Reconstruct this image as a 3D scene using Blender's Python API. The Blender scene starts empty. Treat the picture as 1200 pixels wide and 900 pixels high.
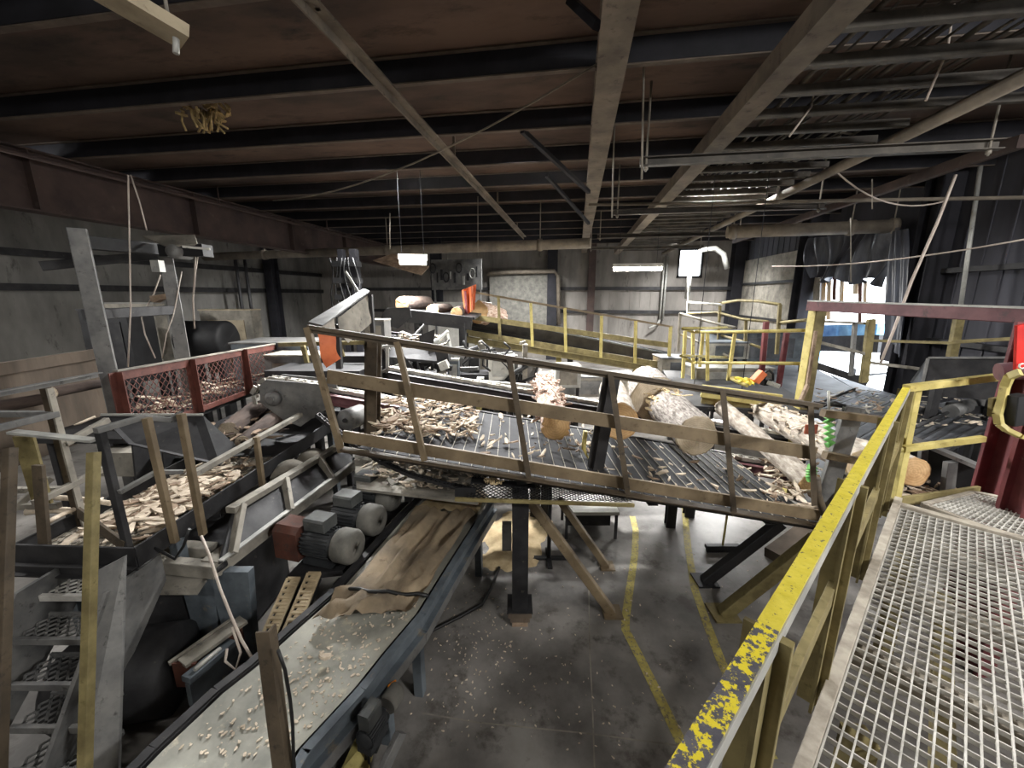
import bpy, bmesh, math, random
from mathutils import Vector, Matrix
random.seed(7)
C = bpy.context.scene.collection
V = Vector
PI = math.pi
# ------------------------------------------------------------------ survey of the place
# eye 3.3 m above the mill floor; world +Y runs along the building, +X across it
EYE = V((0, 0, 3.3)); PITCH = math.radians(12.48); YAW = math.radians(9.09); FPX = 470.0
RT = V((math.cos(YAW), math.sin(YAW), 0)); FW = V((-math.sin(YAW), math.cos(YAW), 0)); UP = V((0, 0, 1))
def ray(px, py):
    cx, cy = px - 600, py - 450
    return RT*cx + FW*(FPX*math.cos(PITCH) - cy*math.sin(PITCH)) - UP*(FPX*math.sin(PITCH) + cy*math.cos(PITCH))
def at(px, py, f=None, z=None, X=None, Y=None, u=None):
    """sighting -> survey point: on a level z, at forward distance f, lateral offset u, or on a wall plane X / Y"""
    d = ray(px, py)
    if f is not None: t = f/d.dot(FW)
    elif u is not None: t = u/d.dot(RT)
    elif z is not None: t = (z - EYE.z)/d.z
    elif X is not None: t = X/d.x
    else: t = Y/d.y
    return EYE + d*t
def L(u, f, z): return V((0, 0, z)) + RT*u + FW*f      # stand-point frame -> world
# ------------------------------------------------------------------ materials
def lin(c):
    return tuple((x/255/12.92 if x/255 <= .04045 else ((x/255 + .055)/1.055)**2.4) for x in c) + (1,)
MATS = {}
def mat(name, a, b, scale=5, rough=.75, metal=0., bump=.15, spots=None, spot_amt=.5, stretch=(1,1,1), detail=6, lo=.35, hi=.65, soft=.12):
    m = bpy.data.materials.new(name); m.use_nodes = True
    n = m.node_tree.nodes; l = m.node_tree.links
    bs = n['Principled BSDF']
    tc = n.new('ShaderNodeTexCoord'); mp = n.new('ShaderNodeMapping'); mp.inputs['Scale'].default_value = stretch
    oi = n.new('ShaderNodeObjectInfo'); mul = n.new('ShaderNodeVectorMath'); mul.operation = 'ADD'
    sc = n.new('ShaderNodeVectorMath'); sc.operation = 'SCALE'; sc.inputs['Scale'].default_value = 17.0
    l.new(oi.outputs['Random'], sc.inputs[0]); l.new(tc.outputs['Object'], mul.inputs[0]); l.new(sc.outputs[0], mul.inputs[1])
    l.new(mul.outputs[0], mp.inputs['Vector'])
    nz = n.new('ShaderNodeTexNoise'); nz.inputs['Scale'].default_value = scale; nz.inputs['Detail'].default_value = detail; nz.inputs['Roughness'].default_value = .62
    l.new(mp.outputs[0], nz.inputs['Vector'])
    cr = n.new('ShaderNodeValToRGB'); e = cr.color_ramp.elements
    e[0].position = lo; e[0].color = lin(a); e[1].position = hi; e[1].color = lin(b)
    l.new(nz.outputs['Fac'], cr.inputs['Fac'])
    col = cr.outputs['Color']
    if spots:
        n2 = n.new('ShaderNodeTexNoise'); n2.inputs['Scale'].default_value = scale*3.1; n2.inputs['Detail'].default_value = 8; n2.inputs['Roughness'].default_value = .7
        l.new(mp.outputs[0], n2.inputs['Vector'])
        r2 = n.new('ShaderNodeValToRGB'); r2.color_ramp.elements[0].position = 1 - spot_amt; r2.color_ramp.elements[1].position = min(1, 1 - spot_amt + soft)
        l.new(n2.outputs['Fac'], r2.inputs['Fac'])
        mx = n.new('ShaderNodeMix'); mx.data_type = 'RGBA'; mx.inputs['B'].default_value = lin(spots)
        l.new(r2.outputs['Color'], mx.inputs['Factor']); l.new(col, mx.inputs['A']); col = mx.outputs['Result']
    l.new(col, bs.inputs['Base Color'])
    bs.inputs['Roughness'].default_value = rough; bs.inputs['Metallic'].default_value = metal
    if bump:
        bp = n.new('ShaderNodeBump'); bp.inputs['Strength'].default_value = bump; bp.inputs['Distance'].default_value = .02
        l.new(nz.outputs['Fac'], bp.inputs['Height']); l.new(bp.outputs[0], bs.inputs['Normal'])
    MATS[name] = m; return m
def glow(name, c, s):
    m = bpy.data.materials.new(name); m.use_nodes = True
    n = m.node_tree.nodes; n.remove(n['Principled BSDF'])
    e = n.new('ShaderNodeEmission'); e.inputs['Color'].default_value = lin(c); e.inputs['Strength'].default_value = s
    m.node_tree.links.new(e.outputs[0], n['Material Output'].inputs[0]); MATS[name] = m; return m
mat('concrete', (78,75,72), (146,142,137), 1.1, .55, bump=.08, spots=(84,79,74), spot_amt=.47, detail=9, lo=.33, hi=.68)
mat('wall_grey', (96,94,90), (140,138,133), .9, .8, bump=.05, spots=(70,66,62), spot_amt=.42, stretch=(1,1,.35))
mat('wall_back', (110,106,101), (150,145,139), 1.0, .8, bump=.05, spots=(66,60,56), spot_amt=.42, stretch=(1,1,.3))
mat('wall_dark', (46,46,52), (74,74,82), .9, .85, bump=.06, spots=(88,86,84), spot_amt=.36, stretch=(1,1,.3))
mat('roof', (62,50,44), (104,84,72), 1.1, .9, bump=.1, spots=(40,34,32), spot_amt=.46, stretch=(.4,1,1), soft=.2)
mat('purlin', (16,16,22), (34,33,40), 2, .8, bump=.1)
mat('purlin_flange_lit', (78,68,60), (104,92,82), 3, .8)  # light on the flanges painted pale, against the unlit near-black web
mat('girder', (58,46,44), (84,68,62), 1.5, .8, bump=.1, spots=(96,86,78), spot_amt=.4)
mat('beam_dusty', (92,84,74), (128,117,103), 2.5, .85, spots=(70,62,54), spot_amt=.42)
mat('tray_steel', (64,60,56), (96,90,82), 3, .7, .2, spots=(120,112,100), spot_amt=.38)
mat('pipe_dusty', (96,88,78), (128,118,104), 3, .7)
mat('rod', (120,114,104), (150,142,130), 4, .6)
mat('brown_paint', (98,84,64), (126,110,86), 4, .6, bump=.1, spots=(84,68,48), spot_amt=.42)
mat('brown_dark', (62,53,42), (88,76,60), 5, .65, bump=.1, spots=(50,42,34), spot_amt=.45)
mat('yellow', (172,156,88), (200,186,120), 6, .55, spots=(128,112,72), spot_amt=.42)
mat('yellow_chip', (196,180,50), (216,200,74), 18, .5, bump=.3, spots=(70,68,66), spot_amt=.405, soft=.03)
mat('yellow_worn', (66,66,74), (92,90,96), 14, .5, bump=.3, spots=(216,198,44), spot_amt=.5, soft=.03)
mat('yellow_dirty', (102,91,58), (138,126,84), 6, .65, spots=(96,86,50), spot_amt=.43)
mat('yellow_line', (160,146,78), (190,176,100), 9, .7, spots=(116,110,98), spot_amt=.5)
mat('steel_dark', (34,34,36), (58,57,58), 4, .6, .3, spots=(92,86,78), spot_amt=.38)
mat('black', (14,14,16), (30,30,32), 5, .6)
mat('steel_grey', (92,92,92), (128,127,124), 4, .55, .2, spots=(66,64,62), spot_amt=.42)
mat('steel_pale', (150,150,146), (188,187,180), 4, .5, .2, spots=(110,106,100), spot_amt=.42)
mat('frame_blue', (70,76,82), (108,116,122), 3, .55, .1, spots=(126,118,104), spot_amt=.42)
mat('frame_dust', (112,108,100), (158,152,140), 3, .8, spots=(80,78,76), spot_amt=.42)
mat('red_guard', (76,38,30), (102,56,46), 5, .65, spots=(60,32,28), spot_amt=.42)
mat('red_col', (86,36,40), (122,60,62), 3, .55, spots=(160,120,116), spot_amt=.38)
mat('red_bright', (176,28,24), (206,44,34), 4, .5)
mat('maroon', (84,48,54), (118,78,80), 3, .5, spots=(70,52,54), spot_amt=.45)
mat('orange', (204,98,54), (226,126,80), 3, .6, spots=(190,84,44), spot_amt=.4)
mat('orange_box', (66,37,28), (94,55,42), 5, .7, spots=(60,48,42), spot_amt=.47)
mat('plank', (74,64,54), (102,89,76), 3, .8, stretch=(1,1,.2), spots=(84,68,54), spot_amt=.42)
mat('bark_chip', (172,156,136), (222,208,188), 9, .9, spots=(120,98,80), spot_amt=.40)
mat('bark_brown', (110,92,76), (164,142,120), 6, .9, spots=(60,42,32), spot_amt=.42)
mat('sawdust', (170,148,112), (206,186,148), 6, .95, bump=.3, spots=(150,120,82), spot_amt=.4)
mat('bark_pale', (82,74,68), (168,160,152), 26, .9, bump=1., stretch=(1,1,.3), spots=(74,60,52), spot_amt=.44)
mat('bark_white', (128,116,104), (192,183,170), 16, .85, bump=.8, stretch=(1,1,.4), spots=(110,84,66), spot_amt=.4)
mat('bark_red', (134,92,72), (222,204,188), 18, .9, bump=1., stretch=(1,1,.3), spots=(110,66,50), spot_amt=.43)
mat('bark_dark', (54,44,40), (90,76,68), 6, .9, bump=.8, stretch=(1,1,.35))
mat('tan_band', (120,60,44), (150,84,60), 6, .9)
mat('motor', (66,68,68), (92,94,92), 5, .6, .1, spots=(112,108,98), spot_amt=.42)
mat('motor_dust', (84,83,78), (116,113,106), 4, .8, spots=(92,90,86), spot_amt=.42)
mat('motor_dark', (26,28,30), (46,48,50), 5, .6)
mat('belt', (124,124,116), (168,166,154), 2.2, .65, bump=.1, spots=(186,176,154), spot_amt=.43, detail=9)
mat('belt_dust', (104,92,76), (156,138,112), 2.5, .85, bump=.35, spots=(110,92,70), spot_amt=.42)
mat('rubber', (40,40,42), (66,64,62), 3, .5)
mat('deck_black', (24,25,29), (40,41,46), 5, .8, spots=(70,66,60), spot_amt=.35)
mat('deck_line', (150,144,132), (190,184,170), 5, .6)
mat('grate', (178,175,168), (216,213,206), 8, .45, .2)
mat('grate_dusty', (132,124,112), (176,168,154), 8, .7)
mat('deck_plate', (54,56,60), (92,94,98), 2.5, .6, .1, spots=(66,64,64), spot_amt=.43)
mat('plastic_sheet', (48,50,58), (86,90,100), 1.5, .35, spots=(120,124,134), spot_amt=.36, stretch=(3,3,.4))
mat('strip_curtain', (196,160,112), (236,226,210), 3, .5, stretch=(4,4,.3))
mat('white_paint', (206,204,196), (232,230,222), 3, .6, spots=(160,156,148), spot_amt=.4)
mat('cable', (170,156,146), (200,188,176), 4, .6)
mat('cable_black', (16,16,17), (30,30,30), 4, .5)
mat('green_strap', (96,170,84), (136,206,116), 6, .6)
mat('insulation', (140,118,80), (182,158,112), 12, .95, bump=.5)
mat('beige_box', (150,138,116), (186,172,146), 3, .7, spots=(112,102,86), spot_amt=.42)
mat('chain_link', (150,146,138), (200,196,186), 6, .4, .4)
mat('energy_chain', (148,132,104), (186,168,136), 5, .6)
mat('ground_out', (200,200,200), (236,236,236), 1, .9)
mat('blue_sign', (70,130,190), (130,180,220), 3, .6)
glow('tube_light', (255,250,238), 22.0)
glow('tube_light_dim', (255,250,238), 3.0)
glow('tube_light_far', (255,246,225), 45.0)
mat('sticker_orange', (226,120,30), (240,160,50), 3, .5)
# log end with growth rings (local z along the log)
def ring_mat(name, a, b):
    m = mat(name, a, b, 5, .9, bump=.2); n = m.node_tree.nodes; l = m.node_tree.links
    tc = n.new('ShaderNodeTexCoord'); w = n.new('ShaderNodeTexWave'); w.wave_type = 'RINGS'; w.rings_direction = 'Z'
    w.inputs['Scale'].default_value = 12; w.inputs['Distortion'].default_value = 3.5; w.inputs['Detail'].default_value = 3
    l.new(tc.outputs['Object'], w.inputs['Vector'])
    bs = n['Principled BSDF']; src = bs.inputs['Base Color'].links[0].from_socket
    mx = n.new('ShaderNodeMix'); mx.data_type = 'RGBA'; mx.blend_type = 'MULTIPLY'; mx.inputs['B'].default_value = (.62,.5,.38,1)
    mth = n.new('ShaderNodeMath'); mth.operation = 'MULTIPLY'; mth.inputs[1].default_value = .3
    l.new(w.outputs['Fac'], mth.inputs[0]); l.new(mth.outputs[0], mx.inputs['Factor']); l.new(src, mx.inputs['A']); l.new(mx.outputs['Result'], bs.inputs['Base Color'])
    return m
ring_mat('end_tan', (200,160,112), (228,194,146)); ring_mat('end_pale', (204,180,140), (232,214,180)); ring_mat('end_grey', (196,180,154), (228,214,192))
# ------------------------------------------------------------------ mesh collector
class MB:
    def __init__(s): s.bm = bmesh.new(); s.mi = 0; s.sm = False
    def face(s, vs):
        try:
            f = s.bm.faces.new(vs); f.material_index = s.mi; f.smooth = s.sm; return f
        except ValueError: return None
    def prof(s, p, q, pts, up=UP):
        """extrude a closed 2D profile (side, up) from p to q"""
        p, q = V(p), V(q); d = (q - p)
        if d.length < 1e-6: return s
        d.normalize(); sd = d.cross(up)
        if sd.length < 1e-4: sd = d.cross(V((0, 1, 0)) if abs(d.y) < .9 else V((1, 0, 0)))
        sd.normalize(); u2 = sd.cross(d)
        A = [s.bm.verts.new(p + sd*a + u2*b) for a, b in pts]; B = [s.bm.verts.new(q + sd*a + u2*b) for a, b in pts]
        k = len(pts)
        for i in range(k): s.face([A[i], A[(i+1) % k], B[(i+1) % k], B[i]])
        s.face(A[::-1]); s.face(B); return s
    def bar(s, p, q, w, h, up=UP):
        w, h = w/2, h/2; c = min(w, h)*.12
        return s.prof(p, q, [(-w+c,-h),(w-c,-h),(w,-h+c),(w,h-c),(w-c,h),(-w+c,h),(-w,h-c),(-w,-h+c)], up)
    def angle(s, p, q, w, h, t, up=UP, fl=1):
        return s.prof(p, q, [(0,0),(fl*w,0),(fl*w,-t),(fl*t,-t),(fl*t,-h),(0,-h)], up)
    def ibeam(s, p, q, w, h, t, up=UP):
        w, h = w/2, h/2
        return s.prof(p, q, [(-w,-h),(w,-h),(w,-h+t),(t/2,-h+t),(t/2,h-t),(w,h-t),(w,h),(-w,h),(-w,h-t),(-t/2,h-t),(-t/2,-h+t),(-w,-h+t)], up)
    def chan(s, p, q, w, h, t, up=UP, fl=1):
        """web on the fl=-1/+1 side, flanges pointing the other way"""
        h = h/2
        return s.prof(p, q, [(0,-h),(fl*w,-h),(fl*w,-h+t),(fl*t,-h+t),(fl*t,h-t),(fl*w,h-t),(fl*w,h),(0,h)], up)
    def path(s, pts, r, n=8, cap=True, taper=None):
        pts = [V(p) for p in pts]; old = s.sm; rings = []; pn = None; flat = []
        for i, p in enumerate(pts):
            d = (pts[min(i+1, len(pts)-1)] - pts[max(i-1, 0)]).normalized()
            if pn is None:
                pn = d.orthogonal().normalized()
            else:
                pn = (pn - d*pn.dot(d))
                pn = pn.normalized() if pn.length > 1e-5 else d.orthogonal().normalized()
            b = d.cross(pn); rr = r if taper is None else taper[i]
            rings.append([s.bm.verts.new(p + (pn*math.cos(2*PI*k/n) + b*math.sin(2*PI*k/n))*rr) for k in range(n)])
        s.sm = True
        for A, B in zip(rings, rings[1:]):
            for k in range(n): s.face([A[k], A[(k+1) % n], B[(k+1) % n], B[k]])
        s.sm = False
        if cap: s.face(rings[0][::-1]); s.face(rings[-1])
        s.sm = old; return s
    def tube(s, p, q, r, n=12, r2=None): return s.path([p, q], r, n, True, [r, r if r2 is None else r2])
    def lathe(s, c, axis, prof, n=24):
        """prof: list of (distance along axis, radius)"""
        return s.path([V(c) + V(axis).normalized()*a for a, _ in prof], 1, n, True, [max(b, .001) for _, b in prof])
    def box(s, c, sx, sy, sz, ax=None, ay=None, bev=.0):
        ax = V(ax).normalized() if ax is not None else RT; ay = V(ay).normalized() if ay is not None else UP.cross(ax); az = ax.cross(ay)
        c = V(c); return s.prof(c - ay*sy/2, c + ay*sy/2, [(-sx/2,-sz/2),(sx/2,-sz/2),(sx/2,sz/2),(-sx/2,sz/2)], az)
    def prism(s, pts, vec):
        pts = [V(p) for p in pts]; vec = V(vec); A = [s.bm.verts.new(p) for p in pts]; B = [s.bm.verts.new(p + vec) for p in pts]; k = len(pts)
        for i in range(k): s.face([A[i], A[(i+1) % k], B[(i+1) % k], B[i]])
        s.face(A[::-1]); s.face(B); return s
    def plate(s, pts, t):
        """polygon with thickness t along its own normal"""
        pts = [V(p) for p in pts]; n = V((0,0,0))
        for i in range(1, len(pts)-1): n += (pts[i]-pts[0]).cross(pts[i+1]-pts[0])
        return s.prism(pts, n.normalized()*t)
    def grid(s, a, b, c, d, nu, nv, fn=None):
        """surface over corners a b c d (a->b is u, a->d is v), fn(u,v) -> offset"""
        g = []
        for j in range(nv+1):
            row = []
            for i in range(nu+1):
                u, v = i/nu, j/nv; p = (a*(1-u) + b*u)*(1-v) + (d*(1-u) + c*u)*v
                if fn: p = p + fn(u, v)
                row.append(s.bm.verts.new(p))
            g.append(row)
        for j in range(nv):
            for i in range(nu): s.face([g[j][i], g[j][i+1], g[j+1][i+1], g[j+1][i]])
        return s
    def mesh_panel(s, a, b, c, d, nu, nv, t=.006, skew=True):
        """expanded metal: zig-zag strands over the quad a b c d"""
        P = lambda u, v: (a*(1-u) + b*u)*(1-v) + (d*(1-u) + c*u)*v
        nrm = (b-a).cross(d-a).normalized()
        for j in range(nv):
            pts = [P(i/nu, (j + (i + j) % 2)/nv) for i in range(nu+1)]
            for p, q in zip(pts, pts[1:]): s.prof(p, q, [(-t*.8,-t*.5),(t*.8,-t*.5),(t*.8,t*.5),(-t*.8,t*.5)], nrm)
        return s
    def chip(s, c, ln, wd, th, rz, tilt=.2):
        """a torn flake of bark"""
        k = 8; M = Matrix.Rotation(rz, 3, 'Z') @ Matrix.Rotation(random.uniform(-tilt, tilt), 3, 'X') @ Matrix.Rotation(random.uniform(-tilt, tilt), 3, 'Y')
        pts = []
        for i in range(k):
            a = 2*PI*i/k; r = random.uniform(.6, 1.12); x, y = math.cos(a)*ln*.5*r, math.sin(a)*wd*.5*r
            pts.append(V(c) + M @ V((x, y, th*.8*math.cos(y/wd*2.6))))
        return s.prism(pts, M @ V((0, 0, th)))
    def empty(s): return len(s.bm.verts) == 0
    def o(s, name, m, parent=None, label=None, cat=None, group=None, kind=None, origin=None, smooth=False):
        bmesh.ops.recalc_face_normals(s.bm, faces=s.bm.faces[:])
        vs = s.bm.verts
        if parent is not None: org = wloc(parent)
        elif origin is not None: org = V(origin)
        else:
            lo = V((min(v.co.x for v in vs), min(v.co.y for v in vs), min(v.co.z for v in vs))); hi = V((max(v.co.x for v in vs), max(v.co.y for v in vs), 0))
            org = V(((lo.x+hi.x)/2, (lo.y+hi.y)/2, lo.z))
        for v in vs: v.co -= org
        me = bpy.data.meshes.new(name); s.bm.to_mesh(me); s.bm.free()
        for x in (m if isinstance(m, (list, tuple)) else [m]): me.materials.append(MATS[x])
        ob = bpy.data.objects.new(name, me); C.objects.link(ob)
        if parent is not None: ob.parent = parent
        else: ob.location = org
        ob['wl'] = tuple(org)
        if parent is None or cat: tag(ob, label, cat, group, kind)
        elif label: ob['label'] = label
        if parent is not None and kind: ob['kind'] = kind
        return ob
def wloc(o):
    return V(o['wl'])
def tag(o, label, cat, group=None, kind=None):
    if label: o['label'] = label
    if cat: o['category'] = cat
    if group: o['group'] = group
    if kind: o['kind'] = kind
    return o
def thing(name, label, cat, loc, group=None, kind=None):
    o = bpy.data.objects.new(name, None); C.objects.link(o); o.location = loc; o['wl'] = tuple(V(loc)); o.empty_display_size = .1
    return tag(o, label, cat, group, kind)
def copy_tree(o, loc, label, parent=None):
    c = o.copy(); C.objects.link(c)
    if parent is not None: c.parent = parent
    else: c.location = loc; c['wl'] = tuple(V(loc)); c['label'] = label
    for ch in list(o.children): copy_tree(ch, None, None, c)
    return c
def lerp(a, b, t): return V(a)*(1-t) + V(b)*t
def droop(a, b, sag, n=10):
    a, b = V(a), V(b); return [lerp(a, b, i/n) - UP*sag*4*(i/n)*(1-i/n) for i in range(n+1)]
# ================================================================== SHELL
XL, XR, YB, YF, ZR = -14.4, 7.7, 21.4, -5.0, 5.97
def S(m, name, mt, label, cat='wall'):
    return m.o(name, mt, label=label, cat=cat, kind='structure')
def wbox(m, x0, x1, y0, y1, z0, z1):
    return m.box(((x0+x1)/2, (y0+y1)/2, (z0+z1)/2), x1-x0, y1-y0, z1-z0, ax=(1,0,0))
m = MB(); wbox(m, XL-.2, XR+.2, YF-.2, YB+.2, -.2, 0); S(m, 'floor', 'concrete', 'stained grey concrete mill floor', 'floor')
m = MB(); wbox(m, -60, 60, -40, 70, -.6, -.4); S(m, 'ground_outside', 'ground_out', 'pale yard outside the wall opening', 'ground')
m = MB(); wbox(m, XL-.2, XR+.2, YF-.2, YB+.2, ZR, ZR+.12); S(m, 'ceiling', 'roof', 'reddish brown underside of the roof panels', 'ceiling')
m = MB(); wbox(m, XL-.2, XL, YF, YB, 0, ZR)
S(m, 'wall_left', 'wall_grey', 'grey concrete wall behind the red mesh guard')
m = MB(); wbox(m, XL, XR, YF-.2, YF, 0, ZR); S(m, 'wall_front', 'wall_grey', 'mill wall behind the viewpoint')
# back wall with one small bright window
wa, wb = at(795, 323, Y=YB), at(823, 293, Y=YB)
m = MB()
wbox(m, XL, wa.x, YB, YB+.2, 0, ZR); wbox(m, wb.x, XR, YB, YB+.2, 0, ZR); wbox(m, wa.x, wb.x, YB, YB+.2, 0, wa.z); wbox(m, wa.x, wb.x, YB, YB+.2, wb.z, ZR)
for i in range(46):                                    # panel seams
    x = XL + .5*i
    if x < XR - .1 and not (wa.x - .1 < x < wb.x + .1): wbox(m, x, x+.03, YB-.02, YB, 0, ZR)
S(m, 'wall_back', 'wall_back', 'ribbed grey back wall under the far lamp')
m = MB()
for x in (wa.x-.04, wb.x+.04): wbox(m, x-.05, x+.05, YB-.05, YB, wa.z-.1, wb.z+.1)
wbox(m, wa.x-.1, wb.x+.1, YB-.05, YB, wa.z-.12, wa.z-.02); wbox(m, wa.x-.1, wb.x+.1, YB-.05, YB, wb.z, wb.z+.1)
S(m, 'window_1', 'steel_dark', 'small square window blazing white high on the back wall', 'window')
# right wall with the torn loading opening
oa, ob_, og = at(950, 400, X=XR).y, at(1034, 400, X=XR).y, at(1076, 440, X=XR).y
ztop = at(990, 326, X=XR).z; zlow = at(1000, 474, X=XR).z; zg = at(1055, 427, X=XR).z
m = MB()
wbox(m, XR, XR+.2, YF, og, 0, ZR); wbox(m, XR, XR+.2, oa, YB, 0, ZR); wbox(m, XR, XR+.2, og, oa, ztop, ZR); wbox(m, XR, XR+.2, og, oa, 0, zlow)
wbox(m, XR, XR+.2, og, ob_, zg, ztop)
for i in range(60):
    y = YF + .45*i
    if y < og or y > oa: wbox(m, XR-.02, XR, y, y+.03, 0, ZR)
S(m, 'wall_right', 'wall_dark', 'dark ribbed side wall around the bright opening')
m = MB()
for z in (2.3, 3.75): wbox(m, XR-.16, XR, YF, og-.2, z, z+.1); wbox(m, XR-.16, XR, oa+.2, YB, z, z+.1)
S(m, 'trim_1', 'steel_dark', 'dark horizontal girts along the side wall', 'girt')
m = MB()
for z in (2.4, 3.55): wbox(m, XL+1, XR, YB-.14, YB-.03, z, z+.16)
S(m, 'trim_2', 'steel_dark', 'dark horizontal girts along the back wall', 'girt')
m = MB()
for z in (3.42, 4.3): wbox(m, XL, XL+.14, YF, YB, z, z+.18)
S(m, 'trim_3', 'steel_dark', 'dark rails along the left wall under the girder', 'rail')
# wall columns
def column(p, w, label, mt='purlin', z1=ZR):
    m = MB(); m.ibeam(V((p[0], p[1], 0)), V((p[0], p[1], z1)), w, w*1.2, .03, up=V((0,1,0))); S(m, 'wall_column', mt, label, 'column')
column((at(648, 330, Y=YB).x, YB-.25), .5, 'dark steel column at the back wall left of the far lamp')
column((at(693, 330, Y=YB).x, YB-.25), .35, 'thin steel column below the main roof beam', 'girder')
column((XR-.3, YB-.3), .5, 'dark corner column beside the pale wall panel')
column((XR-.25, oa+.35), .5, 'dark column left of the bright opening')
column((XR-.25, at(1105, 300, X=XR).y), .4, 'dark column on the side wall right of the hanging plastic')
column((at(512, 330, Y=YB-3).x, YB-3), .4, 'dark post beside the orange flap at the far walkway')
column((XL+.4, 17.2), .4, 'dark steel post at the far end of the left wall')
# pale corner panel on the right wall
m = MB(); y0, y1 = at(872, 340, X=XR).y, at(932, 340, X=XR).y
m.box((XR-.06, (y0+y1)/2, 3.05), .06, abs(y0-y1), 3.6, ax=(1,0,0))
S(m, 'trim_4', 'frame_dust', 'pale grey wall panel in the far corner', 'panel')
# ------------------------------------------------------------------ roof steel
n = 0
for i in range(14):
    y = .45 + 1.53*i
    if y > YB: break
    if y < 1.8: continue
    m = MB(); m.mi = 0
    m.box(((XL+XR)/2, y, 5.84), XR-XL, .012, .25, ax=(1,0,0))
    m.mi = 1; m.box(((XL+XR)/2, y+.035, 5.705), XR-XL, .075, .014, ax=(1,0,0)); m.box(((XL+XR)/2, y-.03, 5.955), XR-XL, .07, .014, ax=(1,0,0))
    ordn = ['nearest', 'second', 'third', 'fourth', 'fifth', 'sixth', 'seventh', 'eighth', 'ninth', 'tenth', 'eleventh', 'twelfth', 'thirteenth', 'last'][n]
    o = m.o('ceiling_purlin', ['purlin', 'purlin_flange_lit'], label='dark roof purlin crossing the ceiling, %s from the viewpoint' % ordn, cat='purlin', group='dark purlins under the roof', kind='structure'); n += 1
m = MB(); m.ibeam((.24, 1.2, 5.55), (.24, YB-.1, 5.55), .27, .36, .025); S(m, 'ceiling_beam', 'beam_dusty', 'long dusty steel beam running down the middle of the ceiling', 'beam')
m = MB(); m.angle((-2.2, 1.5, 5.56), (-2.2, 16.6, 5.56), .12, .1, .02)
for y in (3.5, 7.2, 11, 14.5): m.bar((-2.14, y, 5.54), (-2.14, y, 5.9), .04, .04)
S(m, 'ceiling_strut', 'beam_dusty', 'narrow dusty angle strut left of the middle roof beam', 'strut')
# left girder
m = MB(); m.ibeam((-9.3, 0, 5.2), (-9.3, 19.8, 5.2), .34, 1.0, .03)
for y in (6, 9, 12.4, 15.5): m.box((-9.22, y, 5.2), .16, .02, .94, ax=(1,0,0))
S(m, 'ceiling_girder', 'girder', 'deep reddish brown plate girder along the left bay', 'girder')
m = MB()
for (a, b) in (((612,153,5.7),(690,225,5.3)), ((640,205,5.75),(690,262,5.2)), ((668,0,5.9),(700,30,5.5))):
    m.bar(at(a[0], a[1], z=a[2]), at(b[0], b[1], z=b[2]), .07, .07)
S(m, 'ceiling_brace', 'purlin', 'short dark diagonal braces against the middle roof beam', 'brace')
# diagonal rafter on the right near the corner
m = MB(); a, b = at(860, 283, Y=19.5), at(1200, 165, X=5.5); m.bar(a, b, .12, .16); S(m, 'ceiling_brace', 'girder', 'sloping rafter brace in the far right corner of the roof', 'brace')
m = MB(); a, b = at(905, 255, Y=17), at(1000, 232, Y=17); m.bar(a, b, .1, .1); S(m, 'ceiling_brace', 'girder', 'short sloping tie above the right cross pipe', 'brace')
m = MB(); m.tube((-8.95, 1.0, 5.52), (-8.95, 19.5, 5.52), .035, 8)
for y in (5, 9.5, 14): m.bar((-8.95, y, 5.52), (-8.95, y, 5.96), .03, .03)
m.o('girder_conduit', 'girder', label='thin conduit running along the top of the left girder', cat='conduit')
# ladder-like cable tray on the right
ty = 5.2
tr = thing('cable_tray', 'long ladder-shaped steel cable tray hung under the right ceiling', 'cable tray', (2.7, 9, ty))
m = MB(); m.chan((1.62, 1.2, ty+.1), (1.62, 20.4, ty+.1), .24, .2, .02); m.o('side_beam', 'beam_dusty', tr)
m = MB(); m.tube((3.86, 1.6, ty), (3.86, 20.4, ty), .075, 12); m.o('side_pipe', 'pipe_dusty', tr, label='round dusty side pipe')
for i in range(34):
    y = 2.35 + .53*i
    m = MB(); m.bar((1.72, y, ty+.12), (6.2 if i < 7 else 3.84, y, ty+.12+ (.0)), .07, .09); m.o('rung', 'tray_steel', tr)
# cables heaped on the tray
m = MB()
for k in range(16):
    x = 1.85 + .115*k; pts = [V((x + .06*math.sin(j*1.3+k), 2 + 1.8*j, ty+.2+.02*math.sin(k*3+j))) for j in range(11)]
    m.path(pts, random.choice((.012, .018, .025)), 6)
m.o('tray_cables', 'tray_steel', label='bundle of dusty cables lying along the ladder tray', cat='cables', kind='stuff')
m = MB()
for k in range(60):
    x, y = random.uniform(1.9, 3.7), random.uniform(6, 19); a = random.uniform(-.5, .5)
    m.bar((x, y, ty+.19), (x + random.uniform(.2, .8), y + a, ty+.2), .03, .015)
m.o('tray_debris', 'frame_dust', label='dusty bark slivers caught on the ladder tray', cat='debris', kind='stuff')
# hanging trapeze struts with rods
for (px, py, rx, lbl, w2) in ((750, 190, 1086, 'nearest hanging strut bar under the cable tray', 0), (719, 249, 985, 'second hanging strut bar under the cable tray', 0), (700, 277, 925, 'third hanging strut bar under the cable tray', 0), (690, 291, 880, 'farthest hanging strut bar under the cable tray', 0)):
    a = at(px, py, z=5.03); b = V((min(5.1, a.x + 4.1), a.y, 5.03))
    t = thing('hanging_strut', lbl, 'strut', (a + b)/2, group='hanging struts under the cable tray')
    m = MB(); m.chan(a + V((0,.05,0)), b + V((0,.05,0)), .1, .11, .012); m.o('strut_bar', 'tray_steel', t)
    for q in (a + V((.08,0,0)), b - V((.12,0,0))):
        m = MB(); m.tube(q - UP*.12, V((q.x, q.y, ZR)), .014, 6); m.lathe(q - UP*.1, UP, [(0,.03),(.04,.03)], 6); m.o('hanger_rod', 'rod', t)
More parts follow.
